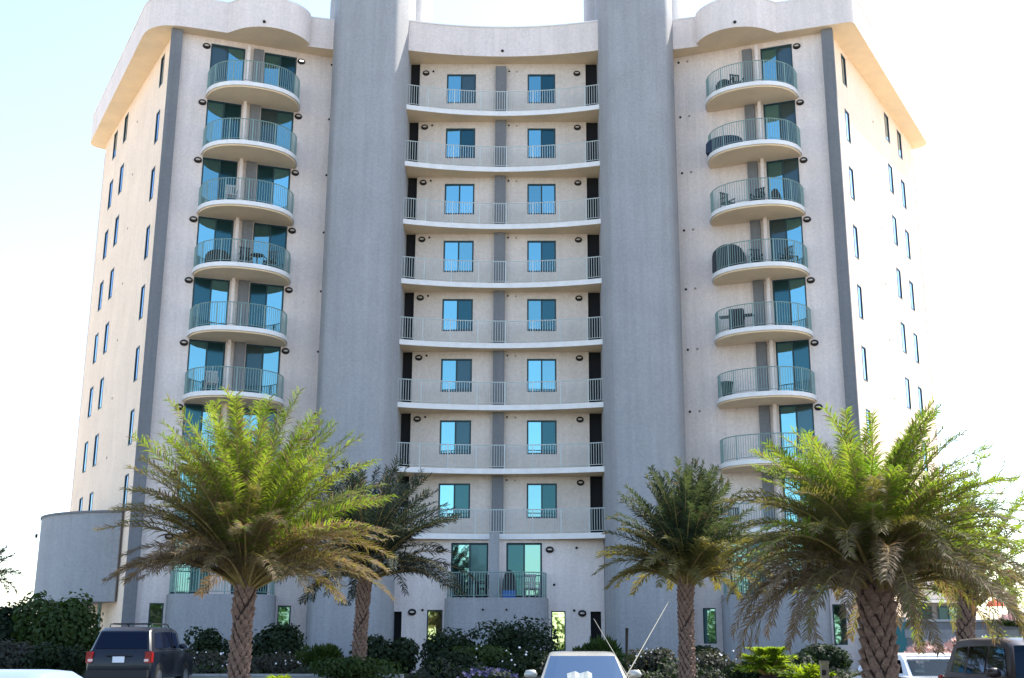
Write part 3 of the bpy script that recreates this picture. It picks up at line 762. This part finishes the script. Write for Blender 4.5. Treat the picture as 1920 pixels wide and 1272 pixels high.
px_palm(1283, 1100, 1092, 34, 'slim olive palm in front of the right tower with upright feathery fronds', rtr=.182, nf=140, L=2.6, lin=.15, classes=6,
        mats=[LF2, LF2, LF4, LF4, LF4], seed=13, bootpart=False, lean=(.05, 0), leaflen=.45, e_lo=38, e_hi=89, wid=.034, npairs=70, b_out=88, b_in=12)
px_palm(1798, 1150, 1128, 33, 'palm with a short slanting trunk half hidden behind the big right palm', rtr=.2, nf=70, L=3.5, classes=6,
        mats=[LF2, LF1, LF1], seed=21, bootpart=False, lean=(.35, 0), leaflen=.45, e_lo=38, e_hi=84, wid=.03, npairs=60, b_out=120, b_in=30)
px_palm(-22, 1060, 1085, 60, 'dark palm cut by the left edge of the view beyond the annex', rtr=.2, nf=34, L=1.6, classes=4,
        mats=[LF4, LF4], seed=31, bootpart=False, leaflen=.45, npairs=30, wid=.05, e_lo=10, b_out=90)
px_palm(1898, 1130, 1112, 75, 'small far palm rising beyond the garden wall at the right edge', rtr=.22, nf=24, L=1.3, classes=4,
        mats=[LF2, LF2], seed=37, bootpart=False, leaflen=.4, npairs=22, wid=.06, e_lo=10, b_out=90)
# pale flower sheaths inside the left palm
lp = bpy.data.objects['palm_tree']
b = MB(); pr = [(0,0),(.05,.12),(.085,.3),(.07,.5),(.02,.68),(0,.7)]
b.lathe(pr, 8); SH = b.mesh('flower_sheath', mat('sheath_tan', (.55,.33,.16), .7, var=.3, vscale=8), True)
for i, (x, y, z, tx, ty) in enumerate(((.1,-.75,4.55,.5,.2),(.35,-.7,4.3,.4,-.5),(.28,-.6,5.0,.2,.6),(-.9,-.5,3.6,.7,-.7),(.8,-.5,4.0,.4,.9),(-.35,-.8,4.2,.6,-.2))):
    o = link('flower_sheath', SH, lp, (x, y, z)); o.rotation_euler = (tx, ty, i); o.scale = (1, .6, .7)
t = None

# ---------------------------------------------------------------- shrubs
def foliage_mesh(rx, ry, h, n, size, seed, blobs=7, spiky=False, shell=.55):
    rd = random.Random(seed); b = MB(); bl = []
    for i in range(blobs):
        a = rd.uniform(0, 6.28); q = rd.uniform(0, .62)
        bl.append((Vector((rx*q*math.cos(a), ry*q*math.sin(a), h*rd.uniform(.28, .66))), rd.uniform(.34, .55)))
    bl.append((Vector((0, 0, h*.38)), .62))
    for i in range(n):
        c, s = bl[rd.randrange(len(bl))]
        d = Vector((rd.gauss(0, 1), rd.gauss(0, 1), rd.gauss(0, 1))).normalized(); q = (rd.uniform(shell, 1)**.5)*rd.uniform(.93, 1.12)
        p = c+Vector((d.x*rx*s*q, d.y*ry*s*q, d.z*h*.5*s*q*1.5))
        if p.z < .03: p.z = rd.uniform(.03, .3)
        nn = (d+Vector((rd.uniform(-1, 1), rd.uniform(-1, 1), rd.uniform(-.6, 1)))*.8).normalized()
        a = nn.cross(Vector((0, 0, 1))).normalized(); e = a.cross(nn)
        ang = rd.uniform(0, 6.28); u = a*math.cos(ang)+e*math.sin(ang); v = nn.cross(u)
        if spiky: u = (d+Vector((0, 0, .6))).normalized(); v = u.cross(nn).normalized()
        s2 = size*rd.uniform(.6, 1.3); w2 = s2*(.16 if spiky else .34)
        b.add([p-u*s2*.5, p+v*w2, p+u*s2*.5, p-v*w2], [(0, 1, 2, 3)])
    return b.mesh('foliage', LS1)
def blossoms(rx, ry, h, n, seed, m, size=.05):
    rd = random.Random(seed); b = MB()
    for i in range(n):
        a = rd.uniform(0, 6.28); q = rd.uniform(0, .95)**.5
        x, y = rx*q*math.cos(a), -ry*q*abs(math.sin(a)); z = h*(.97*math.sqrt(max(.05, 1-(q*.85)**2)))*rd.uniform(.7, 1.04)
        s = size*rd.uniform(.7, 1.3); c = Vector((x, y, z)); nn = Vector((rd.uniform(-.4, .4), -1, rd.uniform(.1, 1))).normalized()
        u = nn.cross(Vector((0, 0, 1))).normalized(); v = u.cross(nn)
        pts = [c+nn*s*.15]+[c+(u*math.cos(k*R(36))+v*math.sin(k*R(36)))*s*(1 if k % 2 == 0 else .55)+nn*s*.25 for k in range(10)]
        b.add(pts, [(0, 1+k, 1+(k+1) % 10) for k in range(10)])
    return b.mesh('blossoms', m)
def shrub(label, px, pytop, Y, wpx, m=LS1, z0=.45, n=2600, size=.13, seed=None, spiky=False, fl=None, nfl=0, name='shrub', cat='shrub', fsize=.04, asp=.8):
    X = xat(px, pytop, Y); h = zat(pytop, Y)-z0; rx = wpx/2/2289*Y; seed = seed or int(px*7+pytop)
    t = thing(name, label, cat, (X, Y, z0)); me = foliage_mesh(rx*1.2, rx*asp*1.2, h, n, size, seed, spiky=spiky); me.materials.clear(); me.materials.append(m)
    link('foliage', me, t)
    rd = random.Random(seed); b = MB()
    for i in range(5):
        a = rd.uniform(0, 6.28); b.tube([(0, 0, 0), (.2*rx*math.cos(a), .2*rx*math.sin(a), h*.3), (.45*rx*math.cos(a), .45*rx*math.sin(a), h*.6)], [.03, .02, .008], 5)
    b.build('stem', BARK, t)
    if fl:
        o = link('blossoms', blossoms(rx*1.05, rx*asp*1.05, h, nfl, seed+1, fl, fsize), t); o['kind'] = 'stuff'
    return t
shrub('tall dark shrub at the left edge under the curved annex', 20, 1128, 43, 130, LS1, n=4500, size=.2)
shrub('tallest dark green shrub rounded in front of the annex undercroft', 105, 1104, 42, 150, LS2, n=5200, size=.2)
shrub('dark shrub between the undercroft and the navy vehicle', 165, 1165, 44, 90, LS1, n=2600, size=.18)
shrub('low blue green hedge plant in the left corner of the view', 25, 1192, 38, 130, LS3, n=3200, size=.14)
shrub('low dark hedge plant beside the navy vehicle tail light', 110, 1198, 38, 110, LS1, n=3000, size=.14)
shrub('dark shrub between the navy vehicle and the big left palm trunk', 395, 1176, 46, 85, LS1, n=2600, size=.16)
shrub('wide dark shrub right of the big left palm trunk below the green window', 510, 1163, 46.5, 150, LS1, n=4200, size=.17)
shrub('grey flowering low shrub left of the big left palm trunk', 385, 1214, 41, 120, LS3, n=3000, size=.1, fl=PET, nfl=11)
shrub('grey flowering low shrub right of the big left palm trunk', 510, 1218, 41, 130, LS3, n=3000, size=.1, fl=PET, nfl=10)
shrub('dark green spiky shrub left of the shaded palm trunk', 610, 1206, 42, 110, LS2, n=3400, size=.2, spiky=True)
shrub('dark green shrub at the foot of the shaded palm trunk', 715, 1186, 44, 130, LS1, n=3800, size=.16)
shrub('dark low shrub in front of the shaded palm trunk', 660, 1228, 37, 150, LS2, n=3200, size=.12)
shrub('black green domed shrub below the bright narrow window', 840, 1180, 47, 150, LS1, n=4400, size=.15)
shrub('dark wide shrub spreading under the central grey terrace', 985, 1148, 48, 190, LS1, n=5400, size=.16)
shrub('mid green clump left of the silver car roof', 905, 1198, 43, 110, LS2, n=3200, size=.14, fl=PET, nfl=10)
shrub('white flowering bush touching the left mirror of the silver car', 975, 1212, 40, 100, LS1, n=3000, size=.12, fl=PET, nfl=13)
shrub('dark bush in front of the black green domed shrub', 850, 1212, 41, 110, LS1, n=3000, size=.13)
shrub('violet flowering low plant left of the silver car', 915, 1250, 36, 110, LS1, n=2000, size=.1, fl=PETV, nfl=90, fsize=.05)
shrub('green spiky plant behind the right side of the silver car roof', 1125, 1185, 46, 110, LS2, n=2400, size=.3, spiky=True)
shrub('low green bush between the silver car and the slim palm trunk', 1175, 1216, 43, 100, LS2, n=2600, size=.13)
shrub('white flowering bush left of the slim palm trunk', 1225, 1214, 41, 90, LS3, n=2800, size=.11, fl=PET, nfl=13)
shrub('dusty bush with pale blossoms right of the slim palm trunk', 1340, 1213, 41, 120, LS3, n=3200, size=.11, fl=PET, nfl=12)
shrub('dark bush below the narrow green window by the slim palm', 1320, 1200, 46, 80, LS1, n=2000, size=.14)
shrub('dark low bush behind the lime cycad', 1420, 1232, 36, 130, LS1, n=2600, size=.12)
shrub('dense dark green shrub behind the wooden post', 1548, 1203, 44, 125, LS1, n=5200, size=.14)
shrub('low dark shrub left of the wooden post', 1500, 1222, 40, 90, LS1, n=2600, size=.13)
shrub('sunlit pink and yellow flowering hedge plant left of the far slanting palm', 1735, 1205, 38, 100, LS2, n=2400, size=.13, fl=PETP, nfl=260, fsize=.1)
shrub('sunlit flowering hedge plant under the far slanting palm trunk', 1795, 1196, 38.6, 80, LS2, n=2000, size=.13, fl=PETP, nfl=160, fsize=.1)
shrub('pale green hedge plant behind the roof of the taupe vehicle', 1865, 1188, 40, 110, LS4, n=2400, size=.12, fl=PET, nfl=90)
shrub('hedge plant at the right edge below the garden wall', 1925, 1190, 40, 90, LS4, n=1800, size=.12, fl=PET, nfl=60)
shrub('pink bougainvillea hanging over the garden wall at the right edge', 1905, 1150, 43.6, 70, LS2, n=1500, size=.12, z0=2.2, fl=PETP, nfl=200, fsize=.09)
# low ground cover filling the bed
rd = random.Random(77); b = MB()
for i in range(15000):
    x = rd.uniform(-15.5, 13.5); y = rd.uniform(38.9, 42.5); z = .42+rd.uniform(0, .42+.22*math.sin(x*1.7)+.15*math.sin(x*4.1+y))
    p = Vector((x, y, z)); nn = Vector((rd.uniform(-1, 1), rd.uniform(-1, .2), rd.uniform(.1, 1))).normalized(); u = nn.cross(Vector((0, 0, 1))).normalized(); v = nn.cross(u)
    a = rd.uniform(0, 6.28); u, v = u*math.cos(a)+v*math.sin(a), v*math.cos(a)-u*math.sin(a); q = rd.uniform(.05, .10)
    b.add([p-u*q, p+v*q*.6, p+u*q, p-v*q*.6], [(0, 1, 2, 3)], rd.choice((0, 0, 1, 2)))
o = b.build('ground_cover', [LS3, LS2, LS1]); o['kind'] = 'stuff'; o['label'] = 'low mixed ground cover filling the raised planting bed'
# lime cycads
def cycad(label, px, py, Y, L, nf, seed, z0, m):
    t = thing('cycad', label, 'cycad', (xat(px, py, Y), Y, 0)); b = MB(); b.lathe([(.16,0),(.2,z0*.4),(.17,z0),(0,z0+.1)], 10); b.build('trunk', BARK, t, True)
    vs = [frond_mesh(L, R(e), R(60), seed+e, m, 26, .26, .05, wid=.04) for e in (38, 62, 82)]
    for i in range(nf):
        link('frond', vs[i % 3], t, (0, 0, z0), i*R(137.5))
cycad('bright lime cycad catching the sun right of the slim palm', 1440, 1240, 22, .62, 46, 91, 1.05, LS4)
cycad('small lime cycad tip at the lower edge left of the wooden post', 1512, 1268, 20, .55, 18, 95, .85, LS4)
cycad('tiny lime cycad tip at the lower edge right of the big left palm', 522, 1272, 21, .32, 16, 99, .8, LS4)
# dead flower stalk, bracing poles, wooden post
t = thing('agave_plant', 'dry agave flower stalk rising before the right tower', 'plant', (xat(1174, 1235, 45), 45, .12))
b = MB(); b.tube([(0,0,.3),(.02,0,1.2),(.05,0,zat(1178,45)-.12)], [.05,.045,.06], 6); b.build('flower_stalk', MULCH, t)
lv = MB(); lv.add([(-.05,0,0),(.05,0,0),(.03,-.35,.45),(0,-.6,.75),(-.03,-.35,.45)], [(0,1,2,4),(4,2,3)]); lme = lv.mesh('leaf', LS3)
for i in range(12): link('leaf', lme, t, (0,0,.05), i*R(137.5))
for lab, a, c in (('pale thin bracing pole slanting up right behind the silver car', (1180,1258), (1254,1128)), ('pale thin bracing pole slanting up left behind the silver car', (1163,1245), (1113,1160))):
    Ya, Yc = 25.5, 31
    p0 = Vector((xat(*a, Ya), Ya, zat(a[1], Ya))); p1 = Vector((xat(*c, Yc), Yc, zat(c[1], Yc)))
    d = p1-p0; g0 = p0-d*(p0.z/d.z)
    b = MB(); b.tube([g0*1.0, p0, p1], [.014,.012,.008], 6); tag(b.build('bracing_pole', mat('pale_pole', (.22,.21,.17), .8)), lab, 'pole', 'bracing poles behind the silver car')
t = thing('wooden_post', 'weathered square wooden post with a notched top in front of the dark shrub', 'post', (xat(1545, 1240, 19), 19, 0))
b = MB(); b.box((0,0,.66), (.11,.11,1.32)); b.build('post', WOOD, t); b = MB(); b.box((0,0,1.35), (.13,.13,.05)); b.build('post_cap', WOOD, t); b = MB(); b.box((-.03,-.07,1.2), (.06,.02,.08)); b.build('tag_plate', BRONZE, t)
# low planter wall
t = thing('planter_wall', 'low planter wall with a pale cap behind the big left palm trunk', 'wall', (-8, 38.6, .0))
b = MB(); b.box((0,0,.31), (7.6,.3,.62)); b.build('wall_body', CONC, t); 
for i in range(8):
    b = MB(); b.box((-3.33+i*.951,0,.655), (.94,.36,.07)); b.build('cap_stone', CONC, t)

# ---------------------------------------------------------------- garden wall, gate, umbrella (right)
Yw = 44.5; xw0 = xat(1694, 1165, Yw)
t = thing('garden_wall', 'grey block garden wall at the right beyond the parked vehicles', 'wall', (xw0, Yw, 0))
hw = zat(1166, Yw); b = MB(); bl = .4
for r_ in range(int(hw/.2)):
    pass
b.box((11, .1, hw/2), (22, .2, hw)); b.build('wall_body', GREYD, t)
cnt = 0; bmesh_ = MB(); bmesh_.box((0,0,0), (.585,.03,.285)); bbm = bmesh_.mesh('block', mat('grey_block', (.30,.29,.29), .9, var=.25, vscale=2.5, bump=.4))
rows = int(hw/.3)
for r_ in range(rows):
    for i in range(18):
        link('block', bbm, t, (.3+i*.6+(.3 if r_ % 2 else 0), -.013, .16+r_*.3+random.uniform(-.003,.003)))
b = MB(); b.box((11,.1,hw+.04), (22.1,.3,.08)); b.build('wall_cap', CONC, t)
t = thing('gate', 'narrow teal gate between the building corner and the garden wall', 'gate', (xat(1688, 1180, Yw), Yw, 0))
for i in range(4):
    b = MB(); b.box((-.16+i*.105, 0, 1.3), (.1, .04, 2.5)); b.build('board', TEAL, t)
b = MB(); b.box((0,.035,.6), (.44,.03,.1)); b.box((0,.035,2.0), (.44,.03,.1)); b.build('rail', TEAL, t)
t = thing('beach_umbrella', 'orange umbrella far beyond the garden wall', 'umbrella', (xat(1869, 1128, 80), 80, 0))
zu = zat(1137, 80); b = MB(); b.lathe([(0,zu+.5),(.3,zu+.42),(.6,zu+.22),(.8,zu)], 8); b.build('canopy', ORG, t); b = MB(); b.tube([(0,0,0),(0,0,zu+.45)], .025, 6); b.build('pole', WOOD, t)
b = MB(); b.box((-5.8, 60, 1.2), (.1,.1,.1))

# ---------------------------------------------------------------- vehicles
def car(name, label, cat, loc, rz, paint, L=4.5, W=1.78, H=1.75, zb=1.02, kind='suv', rack=False, shade=False, lens=RED, glassm=None, wsm=None, clear=False):
    t = thing(name, label, cat, loc, rz); h = L/2; gm = glassm or GL_C; wm = wsm or GL_C
    if kind == 'suv':
        low = [(-h+.06,.33),(-h,.55),(-h+.02,.9),(-h+.1,zb),(h-1.35,zb+.02),(h-.55,zb-.08),(h-.12,zb-.2),(h,.62),(h-.05,.33)]
        up = [(-h+.1,zb-.02),(-h+.36,H-.12),(-h+.55,H-.02),(-h+1.1,H),(.3,H),(.62,H-.05),(.78,H-.12),(h-1.25,zb+.01)]
        wb, wr = W/2-.04, W/2-.2
    else:
        low = [(-h+.08,.3),(-h,.5),(-h+.03,.85),(-h+.15,zb-.02),(-h+1.0,zb+.02),(h-1.5,zb),(h-.6,zb-.1),(h-.15,zb-.26),(h,.55),(h-.05,.28)]
        up = [(-h+.75,zb-.02),(-h+1.35,H-.12),(-h+1.6,H-.02),(-.15,H),(.2,H-.02),(.42,H-.09),(h-1.15,zb-.03)]
        wb, wr = W/2-.06, W/2-.25
    zlo = zb-.02
    def wup(z): return wb+(wr-wb)*max(0, (z-zlo)/(H-zlo))
    st = [-1,-.985,-.93,-.75,-.4,0,.4,.75,.93,.985,1]
    def shr(s): return .5*max(0, abs(s)-.9)+.25*max(0, abs(s)-.97)*2
    b = MB()
    def loft(prof, wf, c):
        n = len(prof); o = len(b.v)
        for s in st:
            q = 1-shr(s)*1.1
            for x, z in prof: b.v.append((c[0]+(x-c[0])*(1-shr(s)*.6), s*wf(z), c[1]+(z-c[1])*q))
        for i in range(len(st)-1):
            for k in range(n):
                if clear and prof is up and k in (0, n-2) and abs(st[i]) <= .931 and abs(st[i+1]) <= .931: continue
                b.f.append((o+i*n+k, o+i*n+(k+1) % n, o+(i+1)*n+(k+1) % n, o+(i+1)*n+k)); b.m.append(0)
        b.f.append(tuple(o+k for k in reversed(range(n)))); b.m.append(0); b.f.append(tuple(o+(len(st)-1)*n+k for k in range(n))); b.m.append(0)
    loft(low, lambda z: W/2, (0, .65)); loft(up, wup, (0, zb))
    autosmooth(b.build('body', paint, t), 32)
    if clear:
        for y in (-.38, .38):
            g = MB(); g.box((.05 if kind == 'suv' else -.1, y, zb+.12), (.16, .48, .3)); g.box((.03 if kind == 'suv' else -.12, y, zb+.33), (.1, .24, .17)); autosmooth(g.build('front_seat', SEAT, t))
        g = MB(); g.box((h-1.55, 0, zb+.0), (.5, W-.3, .06)); g.build('dashboard', BLKP, t)
        g = MB(); g.box((-.25, 0, zb+.045), (2.1, W-.22, .02)); g.build('cabin_dark_plate', BLKP, t)  # added black plate at belt height, keeps the cabin dark
        g = MB(); g.box((-.35, 0, H-.075), (1.0, W-.6, .02)); g.build('headlining', SEAT, t)
        g = MB(); g.tube([(h-1.9+.16*math.sin(q)*.3, .38+.17*math.cos(q), zb+.08+.17*math.sin(q)) for q in [k*.5236 for k in range(13)]], .014, 5); g.build('steering_wheel', BLKP, t)
        g = MB(); g.box((.75 if kind == 'suv' else .35, 0, H-.2), (.03, .24, .06)); g.build('inner_mirror', BLKP, t)
    # sloped glass
    def slope(p, q, a, e, nm, m, wide=.86, offs=.012):
        (x0, z0), (x1, z1) = p, q; d = Vector((x1-x0, 0, z1-z0)); nr = Vector((-d.z, 0, d.x)).normalized()
        if (nr.x > 0) != ((x0+x1)/2 > 0): nr = -nr
        pa, pb = Vector((x0, 0, z0))+d*a, Vector((x0, 0, z0))+d*e; g = MB(); n = 8
        for i in range(n+1):
            s = -wide+2*wide*i/n
            for pp in (pa, pb):
                g.v.append(tuple(Vector((pp.x*(1-shr(s)*.6), s*wup(pp.z), pp.z))+nr*(offs-.02*s*s*0)))
        for i in range(n): g.f.append((2*i, 2*i+1, 2*i+3, 2*i+2)); g.m.append(0)
        return g.build(nm, m, t)
    if kind == 'suv':
        slope(up[0], up[1], .12 if not clear else 0, .93 if not clear else 1, 'rear_window', gm, .93 if clear else .86); slope(up[-1], up[-2], 0 if clear else .1, 1 if clear else .97, 'windscreen', wm, .93 if clear else .86)
        ws = [[(-h+.42,zb+.06),(-h+.60,H-.16),(-h+1.15,H-.13),(-h+1.15,zb+.06)], [(-h+1.25,zb+.06),(-h+1.25,H-.13),(-h+2.1,H-.12),(-h+2.1,zb+.06)], [(-h+2.2,zb+.06),(-h+2.2,H-.12),(.55,H-.15),(h-1.45,zb+.06)]]
    else:
        slope(up[0], up[1], 0 if clear else .15, 1 if clear else .93, 'rear_window', wm, .93 if clear else .86); slope(up[-1], up[-2], 0 if clear else .12, 1 if clear else .96, 'windscreen', wm, .93 if clear else .86)
        ws = [[(-h+1.15,zb+.05),(-h+1.5,H-.14),(-.35,H-.1),(-.35,zb+.05)], [(-.27,zb+.05),(-.27,H-.1),(.3,H-.14),(h-1.55,zb+.05)]]
    for wp in ws:
        for s in (-1, 1):
            g = MB(); g.add([(x*(1-shr(1)*.6)*1.0, s*(wup(z)+.006), zb+(z-zb)*(1-shr(1)*.4)) for x, z in wp], [(0,1,2,3)]); g.build('side_window', gm, t)
    for s in (-1, 1):
        g = MB(); g.box((-h+.03, s*(W/2-.09), .92 if kind == 'suv' else .78), (.1, .15, .30 if kind == 'suv' else .16)); g.box((-h+.10, s*(W/2-.025), .92 if kind == 'suv' else .78), (.18, .07, .28 if kind == 'suv' else .16)); autosmooth(g.build('tail_light', lens, t))
        g = MB(); g.box((-h+.0-.0, s*(W/2-.12), .84 if kind == 'suv' else .74), (.055, .12, .07)); g.build('reverse_light', REDP, t)
        g = MB(); g.box((h-.1, s*(W/2-.22), .68), (.16, .32, .14)); g.build('headlight', PAPER, t)
        g = MB(); c = (h-1.62 if kind == 'suv' else h-1.72, s*(W/2+.1), zb+.1); g.lathe([(0,.07),(.07,.06),(.1,0),(.085,-.05),(0,-.07)], 12); 
        mm = g.mesh('wing_mirror', paint, True); mm.transform(Matrix.Diagonal((.8,1.25,1.1,1))); link('wing_mirror', mm, t, c)
        g = MB(); g.box((c[0]-.05, s*(W/2+.1), zb+.1), (.015,.2,.12)); g.build('mirror_glass', PLATE if s > 0 else GL_W, t)
        for x in (-h+.82, h-.85):
            wh = thing.__call__ if False else None
            g = MB(); g.tube([(x, s*(W/2-.2), .34), (x, s*(W/2+.012), .34)], .345, 22); o = autosmooth(g.build('wheel', RUB, t))
            g = MB(); g.tube([(x, s*(W/2+.0), .34), (x, s*(W/2+.02), .34)], .22, 16); g.build('rim', CHROME, o)
            g = MB(); g.tube([(x, s*(W/2-.01), .36), (x, s*(W/2+.006), .36)], .40, 22); g.build('wheel_arch', BLKP, t)
        for x in ((-.1, -1.0) if kind == 'suv' else (-.2,)):
            g = MB(); g.box((x, s*(W/2+.012), zb-.12), (.16,.025,.03)); g.build('door_handle', paint, t)
    g = MB(); g.box((-h-.03, 0, .48), (.16, W-.1, .2)); autosmooth(g.build('rear_bumper', BLKP if kind == 'suv' else paint, t))
    g = MB(); g.box((h+.02, 0, .45), (.14, W-.1, .2)); g.build('front_bumper', paint, t)
    g = MB(); g.box((-h-.0, 0, .86 if kind == 'suv' else .7), (.03,.32,.16)); g.build('number_plate', PLATE, t)
    if kind == 'suv':
        g = MB(); g.box((-h+.0, 0, .965), (.04,.7,.03)); g.build('tailgate_trim', paint, t)
    if rack:
        for s in (-1, 1):
            g = MB(); g.tube([(-h+.8,s*.58,H), (-h+.85,s*.58,H+.08), (.2,s*.58,H+.08), (.3,s*.58,H)], .018, 6); g.build('roof_rail', BLKP, t)
        for x in (-h+1.0, 0): g = MB(); g.tube([(x,-.58,H+.09),(x,.58,H+.09)], .016, 6); g.build('roof_bar', BLKP, t)
    if shade:
        g = MB()
        for i in range(6):
            y0, y1 = -.30+i*.075, -.225+i*.075; xa = xb = .95
            g.add([(xa+.12, y0, zb+.04), (xb+.12, y1, zb+.04), (xb, y1, zb+.12+.02*((i+1) % 3)), (xa, y0, zb+.12+.02*(i % 3))], [(0,1,2,3)])
        g.build('sunshade', PAPER, t)
    return t
car('suv', 'dark navy sport utility vehicle seen from behind in the shade at left', 'car', (-11.45, 35.6, RISE+.008), R(90), P_NAVY, 4.2, 1.78, 1.74, 1.1, rack=True, glassm=GL_N)
car('sedan', 'silver gold car facing the viewer at the bottom centre', 'car', (xat(1093, 1240, 22.5), 23.2, .008), R(-90), P_SILV, 4.6, 1.72, 1.48, .98, kind='sedan', shade=True, glassm=GL_C, wsm=GL_X, clear=True)
car('sedan', 'white sedan parked behind the big right palm trunk', 'car', (8.15, 26.3, .008), R(96), P_WHT, 4.6, 1.75, 1.43, .98, kind='sedan', glassm=GL_C, wsm=GL_X, clear=True)
car('suv', 'taupe sport utility vehicle cut by the lower right corner', 'car', (8.2, 20.0, .008), R(-90), P_BRN, 4.6, 1.84, 1.72, 1.08, wsm=GL_X, clear=True)
car('sedan', 'white car roof toned with sky blue just showing at the lower left corner', 'car', (-5.55, 12.9, -.02), R(90), P_PALE, 4.5, 1.75, 1.40, .95, kind='sedan')

# ---------------------------------------------------------------- tree line across the road behind the viewer (mirrored in the panes)
rd = random.Random(5); b = MB()
for i in range(9000):
    x = rd.uniform(-70, 70); hh = 5.2+1.8*math.sin(x*.35)+1.2*math.sin(x*.9+1); z = rd.uniform(0, hh); y = -42+rd.uniform(-2.5, 2.5)
    p = Vector((x, y, z)); u = Vector((rd.uniform(-1,1), rd.uniform(-1,1), rd.uniform(-1,1))).normalized(); v = u.cross(Vector((rd.uniform(-1,1), rd.uniform(-1,1), 1))).normalized()
    b.add([p-u*.45, p+v*.3, p+u*.45, p-v*.3], [(0,1,2,3)])
o = b.build('treeline', LT); o['kind'] = 'stuff'; o['label'] = 'bushy tree line across the road behind the viewer'
